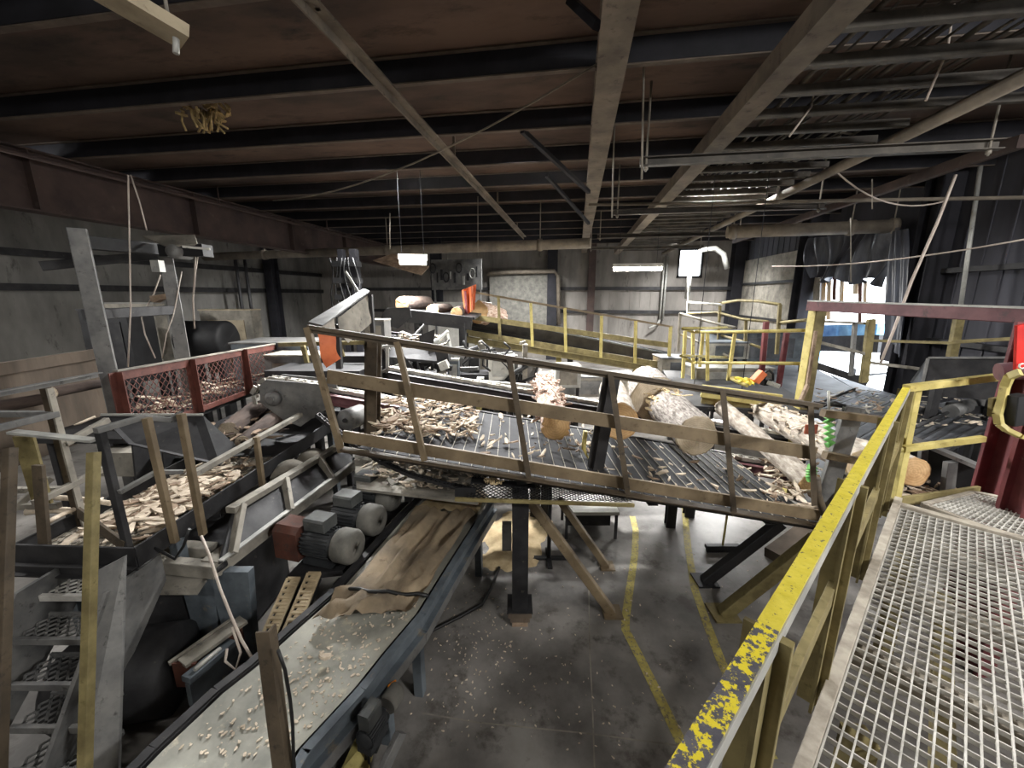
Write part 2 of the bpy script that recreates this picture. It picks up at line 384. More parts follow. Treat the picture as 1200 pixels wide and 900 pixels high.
# cross pipes
def pipe(a, b, r, name, label, collar=()):
    t = thing(name, label, 'pipe', (V(a)+V(b))/2)
    m = MB(); m.tube(a, b, r, 16); m.o('pipe_run', 'pipe_dusty', t)
    for c in collar:
        m = MB(); p = lerp(a, b, c); d = (V(b)-V(a)).normalized(); m.lathe(p - d*.06, d, [(0,r),(.0,r*1.22),(.12,r*1.22),(.12,r)], 16); m.o('collar', 'pipe_dusty', t)
        m = MB(); m.tube(p + UP*r, V((p.x, p.y, ZR)), .015, 6); m.o('hanger_rod', 'rod', t)
    return t
pipe(at(240, 301, z=4.72), at(692, 285, z=4.72), .14, 'cross_pipe', 'fat dusty pipe crossing below the purlins, left of the middle beam', (.2, .55, .9))
pipe(at(852, 272, z=4.88), at(1050, 265, z=4.88), .15, 'cross_pipe', 'fat dusty pipe ending in a cap under the right ceiling', (.04, .75, .985))
pipe(at(690, 240, z=5.3), at(1230, 231, X=7.2), .03, 'conduit', 'thin pale conduit crossing below the right half of the tray', (.5,))
# vertical conduits near the back window
m = MB(); a = at(779, 300, Y=21.2); m.tube(a, V((a.x, a.y, 2.1)), .05, 10); m.tube(a+V((.14,0,0)), V((a.x+.14, a.y, 2.1)), .05, 10)
m.path([V((a.x, a.y, 2.1)), V((a.x-.1, a.y-.1, 1.9)), V((a.x-.5, a.y-.2, 1.7))], .05); m.o('wall_conduit', 'steel_pale', label='pair of pale vertical conduits on the back wall below the window', cat='conduit')
m = MB(); pts = [at(x, y, Y=19) for x, y in ((805,350),(808,322),(812,303),(822,293),(838,291),(848,298),(852,315))]; m.path(pts, .11, 10); m.o('curved_duct', 'steel_pale', label='pale curved hose elbow right of the bright back window', cat='hose')
m = MB(); pts = [at(x, y, Y=20.8) for x, y in ((570,321),(600,319),(650,318),(654,324),(655,380))]; m.path(pts, .1, 10); m.o('wall_pipe', 'pipe_dusty', label='dusty pipe bent down the back wall', cat='pipe')
m = MB(); p = at(612, 352, Y=21.1); m.box(p - UP*.3, 3.4, .3, 3.6, ax=(1,0,0)); m.o('wall_cabinet', 'motor_dust', label='big dusty grey brown cabinet standing against the back wall', cat='cabinet')
m = MB(); p = at(538, 352, Y=18); m.box(V((p.x, p.y, 1.5)), 3.0, .1, 3.0, ax=(1,0,0)); m.o('wall_board', 'white_paint', label='white board low on the wall behind the far logs', cat='board')
tb = thing('tool_board', 'dark tool board hung with hoses and tackle at the back', 'tool board', at(538, 318, Y=17.8))
m = MB(); p = at(535, 322, Y=17.8); m.box(p, 2.3, .08, 1.3, ax=(1,0,0))
for sx in (-1.05, 1.05): m.bar(V((p.x+sx,p.y+.06,0)), p + V((sx,.06,.5)), .08, .06)
m.o('panel', 'steel_grey', tb)
for k in range(11):
    m = MB(); q = p + V((-1.05 + .2*k, -.1, random.uniform(-.2,.35))); 
    if k % 3 == 0: m.path([q + V((.13*math.cos(t*PI/8), 0, .2*math.sin(t*PI/8))) for t in range(17)], .03, 6)
    else: m.bar(q, q - UP*random.uniform(.3,.55), random.uniform(.05,.12), .06); 
    m.o('hung_tool', random.choice(['steel_dark', 'black', 'steel_pale']), tb)
# thin wires
def wire(name, pts, r, mt, label, cat='wire'):
    m = MB(); m.path(pts, r, 6); return m.o(name, mt, label=label, cat=cat)
wire('ceiling_wire', [at(150,205,f=5.4), at(152,300,f=5.4), at(153,360,f=5.4), at(150,430,f=5.4)], .009, 'cable', 'pale wire hanging straight down between the two grey posts')
wire('ceiling_wire', [at(153,205,f=5.8), at(163,235,f=5.8), at(172,270,f=5.8)], .009, 'cable', 'short pale wire running up from the sensor plate')
wire('ceiling_wire', [at(1120,205,f=6), at(1098,262,f=6), at(1068,330,f=6), at(1048,385,f=6), at(1032,425,f=6)], .02, 'cable', 'pale slack cable hanging in front of the dark right wall')
wire('ceiling_wire', droop(at(905,312,f=9), at(1230,275,f=5.5), .12), .012, 'cable', 'thin line strung across the dark right wall')
wire('ceiling_wire', [at(757,-10,f=5.2), at(754,100,f=5.2), at(752,210,f=5.2)], .012, 'rod', 'long thin hanger rod right of the middle beam', 'rod')
wire('ceiling_wire', [at(722,105,f=6.5), at(719,180,f=6.5), at(717,255,f=6.5)], .012, 'rod', 'thin hanger rod close to the middle beam', 'rod')
wire('ceiling_wire', [at(1118,5,f=4.2), at(1110,60,f=4.2), at(1097,90,f=4.2), at(1085,118,f=4.2)], .01, 'cable', 'pale wire tied around the tray rungs at the upper right')
wire('ceiling_wire', [at(955,100,f=5), at(951,125,f=5), at(925,160,f=5)], .01, 'cable', 'short pale wire twisted through the cable tray')
wire('ceiling_wire', droop(at(320,235,f=9), at(700,75,z=5.7), .3), .012, 'pipe_dusty', 'sagging dusty wire below the purlins at the left')
wire('ceiling_wire', droop(at(980,201,f=7), at(1110,235,f=7), .25), .012, 'cable', 'drooping cable loop below the tray at the right')
for (x, y0, y1, f, lb) in ((457,250,292,9.5,'left of the lamp'),(560,230,300,11,'above the far walkway'),(997,255,330,8,'before the hanging plastic'),(1022,210,245,7,'beside the slack cable')):
    wire('hanger_wire', [at(x,y0,f=f), at(x,y1,f=f)], .01, 'rod', 'thin vertical hanger wire ' + lb)
# vertical pipes on the right wall
t = thing('wall_pipe', 'pale vertical pipe with a yellow foot against the dark right wall', 'pipe', at(1115,420,X=7.3))
m = MB(); m.tube(at(1149,195,X=7.2), at(1124,372,X=7.2), .035, 10); m.o('pipe_run', 'steel_pale', t)
m = MB(); m.bar(at(1124,372,X=7.2), at(1114,424,X=7.2), .14, .1); m.o('foot', 'yellow_dirty', t)
# hanging plastic sheet above the opening
m = MB(); a, b, c, d = at(948,280,X=7.3), at(1062,266,X=7.3), at(1040,332,X=7.3), at(956,326,X=7.3)
def fold(u, v): return V((-.28*abs(math.sin(u*23 + 2*v)) * (.3 + .7*v) - .12*math.sin(u*9+v*4), 0, .1*math.sin(u*17)*v))
m.sm = True; m.grid(a, b, c, d, 60, 14, fold); m.o('plastic_sheet', 'plastic_sheet', label='dark crumpled plastic sheet hanging above the bright opening', cat='sheet')
m = MB(); a, b, c, d = at(1046,272,X=7.1), at(1064,268,X=7.1), at(1062,420,X=7.1), at(1040,395,X=7.1)
m.sm = True; m.grid(a, b, c, d, 16, 20, lambda u, v: fold(u*.4, v)*.35); m.o('plastic_sheet', 'plastic_sheet', label='torn plastic sheet hanging down right of the bright opening', cat='sheet')
# strip curtain
for k, (x0, w, mt, y1) in enumerate(((953,8,'frame_dust',385),(963,5,'strip_curtain',352),(969,5,'strip_curtain',375),(976,4,'orange_box',352),(984,5,'strip_curtain',366),(1000,6,'strip_curtain',345),(1012,4,'strip_curtain',360),(1006,4,'orange_box',378))):
    m = MB(); a, b = at(x0, 325, X=7.55), at(x0+w, 325, X=7.55); c, d = at(x0+w-1, y1, X=7.55), at(x0-1, y1, X=7.55)
    m.plate([a, b, c, d], .015); m.o('curtain_strip', mt, label='%s curtain strip in the bright opening, number %s from its left edge' % ({'frame_dust':'grey','strip_curtain':'cream','orange_box':'rusty','orange':'orange'}[mt], ['one','two','three','four','five','seven','eight','six'][k]), cat='strip', group='curtain strips in the opening')
m = MB(); a = at(958,388,X=8.6); b = at(1032,388,X=8.6); m.box((a+b)/2, (b-a).length, .2, .42, ax=(b-a))
for q in (lerp(a,b,.1), lerp(a,b,.9)): m.bar(V((q.x,q.y,-.4)), q, .08, .08)
m.o('blue_panel', 'blue_sign', label='pale blue panel seen through the opening', cat='panel')
m = MB(); a = at(955,403,X=8.4); b = at(1034,403,X=8.4); m.box((a+b)/2, (b-a).length, .2, .5, ax=(b-a)); m.o('barrier_wall', 'steel_dark', label='dark barrier low in the opening under the blue panel', cat='barrier')
# ------------------------------------------------------------------ lamps
def strip_lamp(a, b, hous, label, mt='tube_light', shade=None):
    a, b = V(a), V(b); t = thing('strip_lamp', label, 'lamp', (a+b)/2)
    d = (b-a).normalized(); s = d.cross(UP).normalized()
    m = MB(); m.prof(a, b, [(-.14,.0),(.14,.0),(.08,.1),(-.08,.1)]); m.o('housing', hous, t)
    for k in (-.06, .06):
        m = MB(); m.tube(a + s*k - UP*.05 + d*.03, b + s*k - UP*.05 - d*.03, .055, 12); m.o('tube', mt, t)
    for q in (lerp(a,b,.12), lerp(a,b,.88)):
        m = MB(); m.tube(q + UP*.1, V((q.x, q.y, ZR)), .006, 6); m.o('hanger_chain', 'purlin', t)
    return t
def area(loc, tgt, sx, sy, w, col=(1,1,1), spread=PI, ax=(1,0,0)):
    ld = bpy.data.lights.new('lamp_light', 'AREA'); ld.shape = 'RECTANGLE'; ld.size = sx; ld.size_y = sy; ld.energy = w; ld.color = col; ld.spread = spread
    o = bpy.data.objects.new('lamp_light', ld); C.objects.link(o); zz = (V(loc)-V(tgt)).normalized(); xx = V(ax); xx = (xx - zz*xx.dot(zz)).normalized(); yy = zz.cross(xx)
    o.location = loc; o.rotation_euler = Matrix((xx, yy, zz)).transposed().to_euler(); return o
p = at(747, 313, f=12.5); strip_lamp(p - V((.72,0,0)), p + V((.72,0,0)), 'white_paint', 'glowing fluorescent lamp hanging before the back wall, right of the middle beam', 'tube_light_far')
area(p - UP*.15, p - UP*3 - V((0,.6,0)), 1.4, .3, 620, (1,.99,.97))
p = at(484, 304, f=8.8)
t = strip_lamp(p + V((-.28,-.1,0)), p + V((.28,.1,0)), 'white_paint', 'glowing fluorescent lamp beside a tilted shade at the left back', 'tube_light')
area(p - UP*.15, p - UP*3 + V((0,-1,0)), .8, .4, 300, (1,.99,.97))
m = MB(); a, b, c, d = at(437,300,f=9.6), at(470,294,f=10.2), at(507,313,f=9.4), at(498,330,f=8.9)
m.plate([at(437,305,f=11.2), at(460,297,f=11.6), at(503,312,f=11.2), at(494,322,f=10.8)], .02); m.o('sheet_reflector', 'bark_brown', label='tilted beige metal sheet next to the left back lamp', cat='reflector')
# unlit housing at the upper left
t = thing('lamp_housing', 'unlit dusty beige strip light housing at the upper left corner', 'lamp', at(170,25,f=3.1))
a, b = at(105,-22,f=2.9), at(217,44,f=3.25)
m = MB(); m.prof(a, b, [(-.11,-.04),(.11,-.04),(.09,.05),(-.09,.05)]); m.o('housing', 'beige_box', t)
m = MB(); m.tube(b - (b-a).normalized()*.05, b - UP*.14 - (b-a).normalized()*.07, .02, 8); m.o('hook', 'steel_pale', t)
m = MB(); q = lerp(a, b, .82); m.path([q + UP*.05, q + UP*.2, V((q.x+.02, q.y, ZR))], .012, 6); m.o('hanger_chain', 'rod', t)
# torn insulation
m = MB(); c = at(243, 140, z=5.66)
for k in range(46):
    q = c + V((random.gauss(0,.16), random.gauss(0,.1), random.uniform(-.02,.2))); m.chip(q, random.uniform(.08,.22), random.uniform(.04,.1), .015, random.uniform(0,6), 1.2)
for k in range(14):
    q = c + V((random.gauss(0,.12), random.gauss(0,.08), .1)); m.path([q, q + V((random.gauss(0,.05), random.gauss(0,.05), -.14)), q + V((random.gauss(0,.08), 0, -.26))], .014, 5)
m.o('torn_insulation', 'insulation', label='ragged yellow insulation tuft hanging from the ceiling at the left', cat='insulation', kind='stuff')
# yellow walkway lines and slab joints on the floor
def floor_strip(pts, w, mt, label, z=.004):
    m = MB(); P = [at(x, y, z=0) for x, y in pts]
    L_, R_ = [], []
    for i, p in enumerate(P):
        d = (P[min(i+1,len(P)-1)] - P[max(0,i-1)]).normalized(); s = d.cross(UP)*w/2; L_.append(m.bm.verts.new(p+s+UP*z)); R_.append(m.bm.verts.new(p-s+UP*z))
    for i in range(len(P)-1): m.face([L_[i], L_[i+1], R_[i+1], R_[i]])
    return m.o('floor_marking', mt, label=label, cat='floor marking', kind='structure')
floor_strip([(741,605),(745,622),(744,650),(738,690),(733,725),(733,738),(752,775),(775,822),(797,868),(815,905)], .085, 'yellow_line', 'worn yellow floor line that bends near the brace foot')
floor_strip([(802,595),(806,640),(814,690),(828,730),(845,775),(868,825),(905,890)], .085, 'yellow_line', 'worn yellow floor line running towards the right platform')
floor_strip([(690,690),(691,760),(694,820),(697,910)], .012, 'frame_dust', 'pale slab joint running away across the floor', .003)
floor_strip([(495,836),(560,847),(690,860),(840,880),(930,897)], .012, 'frame_dust', 'pale slab joint running across the floor', .003)
m = MB()
for k in range(420):
    x, y = random.choice(((random.gauss(560,40), random.gauss(760,45)), (random.uniform(500,900), random.uniform(640,890))))
    if y < 600 or y > 905: continue
    p = at(x, y, z=0); s = random.uniform(.004, .016); m.chip(p + UP*.003, s*2, s, .004, random.uniform(0,6), .1)
m.o('floor_chips', 'bark_chip', label='pale wood crumbs scattered over the dark floor', cat='wood chips', kind='stuff')
# ================================================================== LOG DECK IN THE MIDDLE
from mathutils import noise
# walkway railing -----------------------------------------------------------
FR = 3.5
rl = thing('walkway_railing', 'long brown leaning railing along the front of the log deck', 'railing', at(660, 590, f=FR))
m = MB(); m.angle(at(360,382,f=FR), at(962,474,f=FR), .075, .055, .012, up=UP, fl=-1); m.bar(at(361,383,f=FR-.0), at(962,475.5,f=FR), .05, .035); m.o('top_rail', 'brown_dark', rl)
m = MB(); m.bar(at(384,441,f=FR+.05), at(955,531,f=FR+.05), .03, .125); m.o('mid_rail', 'brown_paint', rl)
m = MB(); m.bar(at(402,511,f=FR+.05), at(960,604,f=FR+.05), .03, .115); m.o('toe_board', 'brown_paint', rl)
m = MB(); m.angle(at(403,523,f=FR+.03), at(1002,619,f=FR+.03), .09, .06, .012, fl=1); m.o('bottom_rail', 'brown_dark', rl)
for k, ((x0,y0),(x1,y1)) in enumerate((((365,383),(405,530)),((471,400),(503,540)),((603,418),(627,566)),((722,437),(743,585)),((854,457),(867,604)),((957,475),(961,592)))):
    m = MB(); a, b = at(x0,y0,f=FR-.03), at(x1,y1,f=FR-.03); m.angle(a - RT*.025, b - RT*.025, .05, .05, .01, up=-FW, fl=1)
    m.o('post', 'brown_dark' if k > 1 else 'brown_paint', rl)
m = MB(); m.path([at(957,560,f=FR), at(958,580,f=FR), at(966,602,f=FR), at(978,612,f=FR)], .035, 8); m.o('end_brace', 'brown_dark', rl)
for (a, b, nm) in (((964,484),(1032,492),'upper'),((966,533),(1034,545),'lower')):
    m = MB(); m.bar(at(a[0],a[1],f=3.75), at(b[0],b[1],f=3.75), .07, .07); m.o('end_rail', 'brown_paint', rl)
# deck -----------------------------------------------------------------------
def zdeck(u):
    p, q = at(405,521,f=3.6), at(955,611,f=3.6); up_, uq = (p-EYE).dot(RT), (q-EYE).dot(RT)
    return p.z + (q.z - p.z)*(u - up_)/(uq - up_)
u0, u1 = -1.45, 3.05
dk = thing('log_deck', 'black slatted deck sloping down to the right behind the brown railing', 'deck', L(.9, 4.3, .9))
m = MB(); N = 38
for i in range(N):
    a, b = u0 + (u1-u0)*i/N, u0 + (u1-u0)*(i+.955)/N; c = u0 + (u1-u0)*(i+1)/N
    F1 = 5.35
    m.mi = 0; m.prism([L(a,3.58,zdeck(a)), L(b,3.58,zdeck(b)), L(b,F1,zdeck(b)), L(a,F1,zdeck(a))], -UP*.03)
    m.mi = 1; m.prism([L(b,3.58,zdeck(b)+.008), L(c,3.58,zdeck(c)+.008), L(c,F1,zdeck(c)+.008), L(b,F1,zdeck(b)+.008)], -UP*.03)
m.o('slat_floor', ['deck_black', 'deck_line'], dk)
m = MB(); m.chan(L(u0,3.6,zdeck(u0)-.06), L(u1+.1,3.6,zdeck(u1+.1)-.06), .05, .06, .012, fl=-1); m.o('front_channel', 'steel_dark', dk)
m = MB(); m.chan(L(u0,5.4,zdeck(u0)-.1), L(u1,5.4,zdeck(u1)-.1), .06, .2, .012, fl=-1); m.o('rear_channel', 'steel_dark', dk)
for uu in (-1.2, .1, 1.4, 2.6):
    m = MB(); m.ibeam(L(uu,3.62,zdeck(uu)-.08), L(uu,5.4,zdeck(uu)-.08), .1, .09, .012); m.o('cross_beam', 'steel_dark', dk)
# legs and braces (parts of the deck)
b = at(609,722,z=0); m = MB(); m.ibeam(b + UP*.16, V((b.x,b.y,zdeck(.1)-.16)), .16, .2, .02, up=FW); m.box(b + UP*.15, .26, .26, .02); m.o('leg', 'steel_dark', dk)
for (p0, p1, w, mt) in (((622,588),(717,718),.09,'brown_paint'),((656,586),(711,664),.08,'brown_paint'),((915,612),(826,681),.11,'steel_dark'),((957,632),(847,719),.12,'yellow_dirty')):
    g = at(p1[0],p1[1],z=0); fg = (g-EYE).dot(FW); ug = (g-EYE).dot(RT); t0 = at(p0[0],p0[1],f=fg+(.1 if p0[0] < 800 else -.1))
    m = MB(); m.bar(g, t0, w, w); m.box(g + UP*.01, w*2.2, w*2.2, .02); m.o('brace', mt, dk)
for (px, f) in ((640,5.3),(790,5.3),(480,5.3)):
    p = at(px, 560, f=f); m = MB(); m.ibeam(V((p.x,p.y,0)), V((p.x,p.y,zdeck((p-EYE).dot(RT))-.2)), .13, .15, .015); m.o('leg', 'steel_dark', dk)
for k, (z0, h, w) in enumerate(((0,.05,.16),(.05,.05,.2),(.1,.045,.24))):
    m = MB(); m.box(b + UP*(z0+h/2) - FW*.02, w, .24, h); m.o('wood_block', 'plank' if k else 'bark_brown', label=['split dark block at the floor under the deck leg','middle wood block packed under the deck leg','top wood block packed under the deck leg'][k], cat='block', group='packing blocks under the deck leg')
m = MB(); a, c = at(606,604,f=3.72), at(606,679,f=3.72); m.bar(a, c, .075, .09, up=FW); m.o('timber_post', 'yellow_dirty', label='short yellowish timber strapped to the deck leg', cat='timber')
m = MB(); p = at(594,628,f=3.78); m.box(p, .1, .08, .3); m.o('switch_box', 'steel_grey', label='small grey switch box beside the yellowish timber', cat='switch box')
# uprights standing on the deck
m = MB(); a, c = at(433,392,f=4.0), at(432,512,f=4.0); m.chan(a, c, .1, .14, .012, up=FW); m.bar(a, c, .09, .03, up=FW); m.o('guard_upright', 'brown_dark', label='wide grey brown upright behind the left end of the railing', cat='upright')
m = MB(); a, c = at(713,438,f=4.05), at(692,556,f=4.05); m.chan(a, c, .11, .15, .015, up=FW); m.bar(a, c, .1, .03, up=FW); m.o('guard_upright', 'steel_dark', label='dark leaning upright between the two pale logs', cat='upright')
st = MB(); st.path([at(686,505,f=4.1), at(684,525,f=4.1), at(690,540,f=4.1), at(696,520,f=4.1), at(698,500,f=4.1)], .025, 6); st.o('hose', 'yellow', label='yellow hose loop hanging on the dark leaning upright', cat='hose')
# chain conveyors -------------------------------------------------------------
def chain_run(m, a, b, pitch=.15, w=.12, t=.026):
    a, b = V(a), V(b); d = (b-a); n = int(d.length/pitch); d.normalize(); s = d.cross(UP).normalized(); u2 = s.cross(d)
    for i in range(n):
        c = a + d*(pitch*(i+.5)); off = .012 if i % 2 else .03
        for sg in (-1, 1):
            q = c + s*sg*(w/2 - (.0 if i % 2 else .018)); m.prof(q - d*pitch*.62, q + d*pitch*.62, [(-t/2,-.02),(t/2,-.02),(t/2,.03),(-t/2,.03)], u2)
        m.box(c + u2*.02, pitch*.42, w*.9, .025, ax=d, ay=s)
def conveyor(name, label, a, b, f, hz, mt, flag=True):
    a, b = at(a[0],a[1],f=f), at(b[0],b[1],f=f); t = thing(name, label, 'conveyor', (a+b)/2)
    m = MB(); m.chan(a - UP*.1, b - UP*.1, .09, .14, .014, fl=1); m.chan(a - UP*.1 + FW*.24, b - UP*.1 + FW*.24, .09, .14, .014, fl=-1); m.o('channel_beam', mt, t)
    m = MB(); chain_run(m, a + FW*.12, b + FW*.12); m.o('drag_chain', 'chain_link', t)
    m = MB(); m.prism([a + FW*.03 - UP*.03, b + FW*.03 - UP*.03, b + FW*.21 - UP*.03, a + FW*.21 - UP*.03], -UP*.02); m.o('wear_strip', 'steel_dark', t)
    for k in (.12, .45, .8):
        p = lerp(a, b, k) + FW*.12; m = MB(); m.ibeam(V((p.x,p.y,0)), p - UP*.17, .14, .14, .015); m.o('leg', 'steel_dark', t)
    return t
c1 = conveyor('chain_conveyor', 'log chain conveyor with dusty dark red channel, nearest the black slatted deck', (376,457), (925,549), 5.45, 0, 'maroon')
# head box of that conveyor
hp = [at(x,y,f=5.2) for x, y in ((304,452),(312,445),(381,451),(381,479),(352,500),(332,492),(305,472))]
m = MB(); m.prism(hp, FW*.03); m.o('side_plate', 'steel_grey', c1, label='dusty side plate with shaft boss')
m = MB(); m.prism([p + FW*.36 for p in hp], FW*.03); m.o('side_plate', 'steel_grey', c1)
m = MB(); p = at(322,466,f=5.2); m.lathe(p - FW*.1, FW, [(0,.001),(0,.07),(.03,.1),(.1,.1)], 20); m.lathe(p - FW*.12, FW, [(0,.05),(.6,.05)], 12); m.o('shaft', 'steel_grey', c1)
m = MB(); pts = [at(x,y,f=5.4) for x, y in ((301,472),(298,460),(305,448),(318,443),(340,446),(381,452))]
for a, b_ in zip(pts, pts[1:]): chain_run(m, a, b_, .1)
m.o('drag_chain', 'chain_link', c1)
c2 = conveyor('chain_conveyor', 'second log chain conveyor with grey channel, behind the small log', (455,433), (930,512), 6.4, 0, 'steel_dark')
# round pulley behind
t = thing('pulley_drum', 'pale grey drum with dusty rim behind the chain head plate', 'drum', at(404,494,f=5.0)); m = MB(); m.lathe(at(404,493,f=4.9), FW+RT*.4, [(0,.001),(0,.12),(.02,.14),(.3,.14)], 20); m.o('drum', 'steel_grey', t); m = MB(); m.tube(at(404,493,f=4.85), at(404,493,f=5.4), .03); m.o('axle', 'steel_dark', t)
# ---------------------------------------------------------------- logs
def log(p0, p1, r0, r1, bark, end, label, seed=0, rough=.06, group=None, knots=0):
    p0, p1 = V(p0), V(p1); d = p1 - p0; ln = d.length; rot = d.to_track_quat('Z', 'Y')
    nr, ns = max(14, int(ln/.05)), 44
    def rad(t, a):
        r = r0*(1-t) + r1*t
        q = V((math.cos(a)*1.6, math.sin(a)*1.6, t*ln*2.2 + seed*7.3))
        k = 1 + rough*noise.noise(q) + rough*.7*noise.noise(q*3.1) + rough*.8*noise.noise(V((q.x*6, q.y*6, q.z*2.4))) + rough*.5*noise.noise(V((q.x*13, q.y*13, q.z*6)))
        return r*k
    bm = bmesh.new(); rings = []
    for i in range(nr+1):
        t = i/nr; rings.append([bm.verts.new((math.cos(2*PI*k/ns)*rad(t, 2*PI*k/ns), math.sin(2*PI*k/ns)*rad(t, 2*PI*k/ns), t*ln)) for k in range(ns)])
    for A, B in zip(rings, rings[1:]):
        for k in range(ns): bm.faces.new([A[k], A[(k+1)%ns], B[(k+1)%ns], B[k]]).smooth = True
    me = bpy.data.meshes.new('log'); bmesh.ops.recalc_face_normals(bm, faces=bm.faces[:]); bm.to_mesh(me); bm.free(); me.materials.append(MATS[bark])
    ob = bpy.data.objects.new('log', me); C.objects.link(ob); ob.location = p0; ob.rotation_mode = 'QUATERNION'; ob.rotation_quaternion = rot; ob['wl'] = tuple(p0)
    tag(ob, label, 'log', group)
    for t in (0, 1):
        bm = bmesh.new(); c = bm.verts.new((0, 0, t*ln + (-.004 if t == 0 else .004))); prev = [c]*0
        R = []
        for s in (.5, .93, 1.0):
            R.append([bm.verts.new((math.cos(2*PI*k/ns)*rad(t, 2*PI*k/ns)*s, math.sin(2*PI*k/ns)*rad(t, 2*PI*k/ns)*s, t*ln + ((-.004 if s < 1 else .01) if t == 0 else (.004 if s < 1 else -.01)) + .006*noise.noise(V((k*.4, s*3, seed))))) for k in range(ns)])
        for k in range(ns):
            bm.faces.new([c, R[0][k], R[0][(k+1)%ns]])
            for A, B in zip(R, R[1:]): bm.faces.new([A[k], B[k], B[(k+1)%ns], A[(k+1)%ns]])
        bmesh.ops.recalc_face_normals(bm, faces=bm.faces[:])
        me = bpy.data.meshes.new('cut_end'); bm.to_mesh(me); bm.free(); me.materials.append(MATS[end])
        e = bpy.data.objects.new('cut_end', me); C.objects.link(e); e.parent = ob; e['label'] = 'sawn end with growth rings'
    return ob
log(at(651,500,f=4.3), at(638,447,f=6.4), .165, .15, 'bark_red', 'end_tan', 'small log with shaggy reddish torn bark and tan sawn end', 1, .14)
log(at(726,494,f=4.4), at(717,456,f=6.3), .215, .2, 'bark_white', 'end_tan', 'smooth pale log just right of the dark leaning upright', 2, .05)
log(at(817,511,f=4.65), at(781,477,f=5.75), .255, .27, 'bark_pale', 'end_grey', 'thick grey-barked log in front with a big pale sawn face', 3, .07)
log(at(768,468,f=5.8), at(757,449,f=7.6), .35, .33, 'bark_pale', 'end_grey', 'thickest grey-barked log lying end to end behind the big pale sawn face', 4, .07)
log(at(949,566,f=4.15), at(846,477,f=6.3), .12, .12, 'bark_white', 'end_tan', 'slender pale log slanting down to the deck\'s right end', 5, .1)
log(at(1010,545,f=4.25), at(893,480,f=6.2), .19, .17, 'bark_white', 'end_pale', 'birch log with reddish patch beside the slender log', 6, .08)
log(at(1071,553,f=4.05), at(978,518,f=5.4), .165, .16, 'bark_white', 'end_tan', 'pale log under the yellow rail with an oval tan end', 7, .09)
log(at(602,470,f=6.7), at(604,459,f=7.6), .12, .12, 'bark_white', 'end_pale', 'short pale log end left of the shaggy log', 8, .05)
def shag(p0, p1, r, n, lo, hi, mt, label, t0, t1, name='torn_bark'):
    p0, p1 = V(p0), V(p1); d = (p1-p0).normalized(); s = d.cross(UP).normalized(); u2 = s.cross(d); m = MB()
    for k in range(n):
        t_ = random.uniform(t0, t1); a_ = random.uniform(-.3, PI+.3); q = lerp(p0, p1, t_) + (s*math.cos(a_) + u2*math.sin(a_))*r
        nrm = (s*math.cos(a_) + u2*math.sin(a_)); e = (d*random.uniform(-1,1) + nrm*random.uniform(-.05,.16) + s*random.uniform(-.35,.35)).normalized()*random.uniform(lo, hi)
        m.prof(q - e*.3, q + e, [(-.014,-.004),(.014,-.006),(.018,.004),(-.01,.006)], nrm)
    return m.o(name, mt, label=label, cat='bark', kind='stuff')
shag(at(651,500,f=4.3), at(638,447,f=6.4), .168, 170, .05, .16, 'bark_red', 'torn reddish bark fibres bristling from the small shaggy log', .12, 1.0)
shag(at(817,511,f=4.65), at(781,477,f=5.75), .262, 80, .05, .16, 'sawdust', 'orange bark fibres torn where the two thick grey-barked logs meet', .8, 1.12)
shag(at(1010,545,f=4.25), at(893,480,f=6.2), .18, 120, .05, .18, 'bark_chip', 'peeling pale bark strips on the birch log', .2, 1.0)
m = MB(); p = at(949,503,f=4.72); m.bar(p - RT*.06, p + RT*.09, .02, .12, up=UP); m.o('bark_patch', 'tan_band', label='dark red paint patch on the birch log', cat='paint patch')
for k, ((x0,y0),(x1,y1)) in enumerate((((971,488),(972,522)),((953,540),(950,562)))):
    t = thing('ratchet_strap', ['green strap hanging beside the grey leaning plate', 'green strap low behind the last railing post'][k], 'strap', at(x1,y1,f=3.9), group='green straps')
    m = MB(); a, b_ = at(x0,y0-(30 if k == 0 else 6),f=3.9), at(x1,y1,f=3.9); m.path([a, lerp(a,b_,.5)], .012, 6); m.o('cord', 'steel_pale', t)
    m = MB(); n_ = 10; pts = [lerp(lerp(a,b_,.45), b_, i/n_) + RT*(.03 if i % 2 else -.03) for i in range(n_+1)]; m.path(pts, .03, 8); m.o('wrapped_webbing', 'green_strap', t)
pl = thing('end_support', 'grey leaning steel plate where the railing ends at the right', 'support', at(965,590,f=4.0))
m = MB(); a, b_ = at(1001,477,f=3.95), at(962,598,f=3.95); m.bar(a, b_, .2, .05, up=FW); m.o('plate', 'steel_grey', pl)
m = MB(); m.path([at(965,476,f=3.95), at(978,471,f=3.95), at(990,475,f=3.95), at(992,480,f=3.95), at(984,484,f=3.95)], .012, 6); m.bar(at(955,472,f=4), at(1003,478,f=4), .04, .03); m.o('bolt_eye', 'steel_dark', pl)
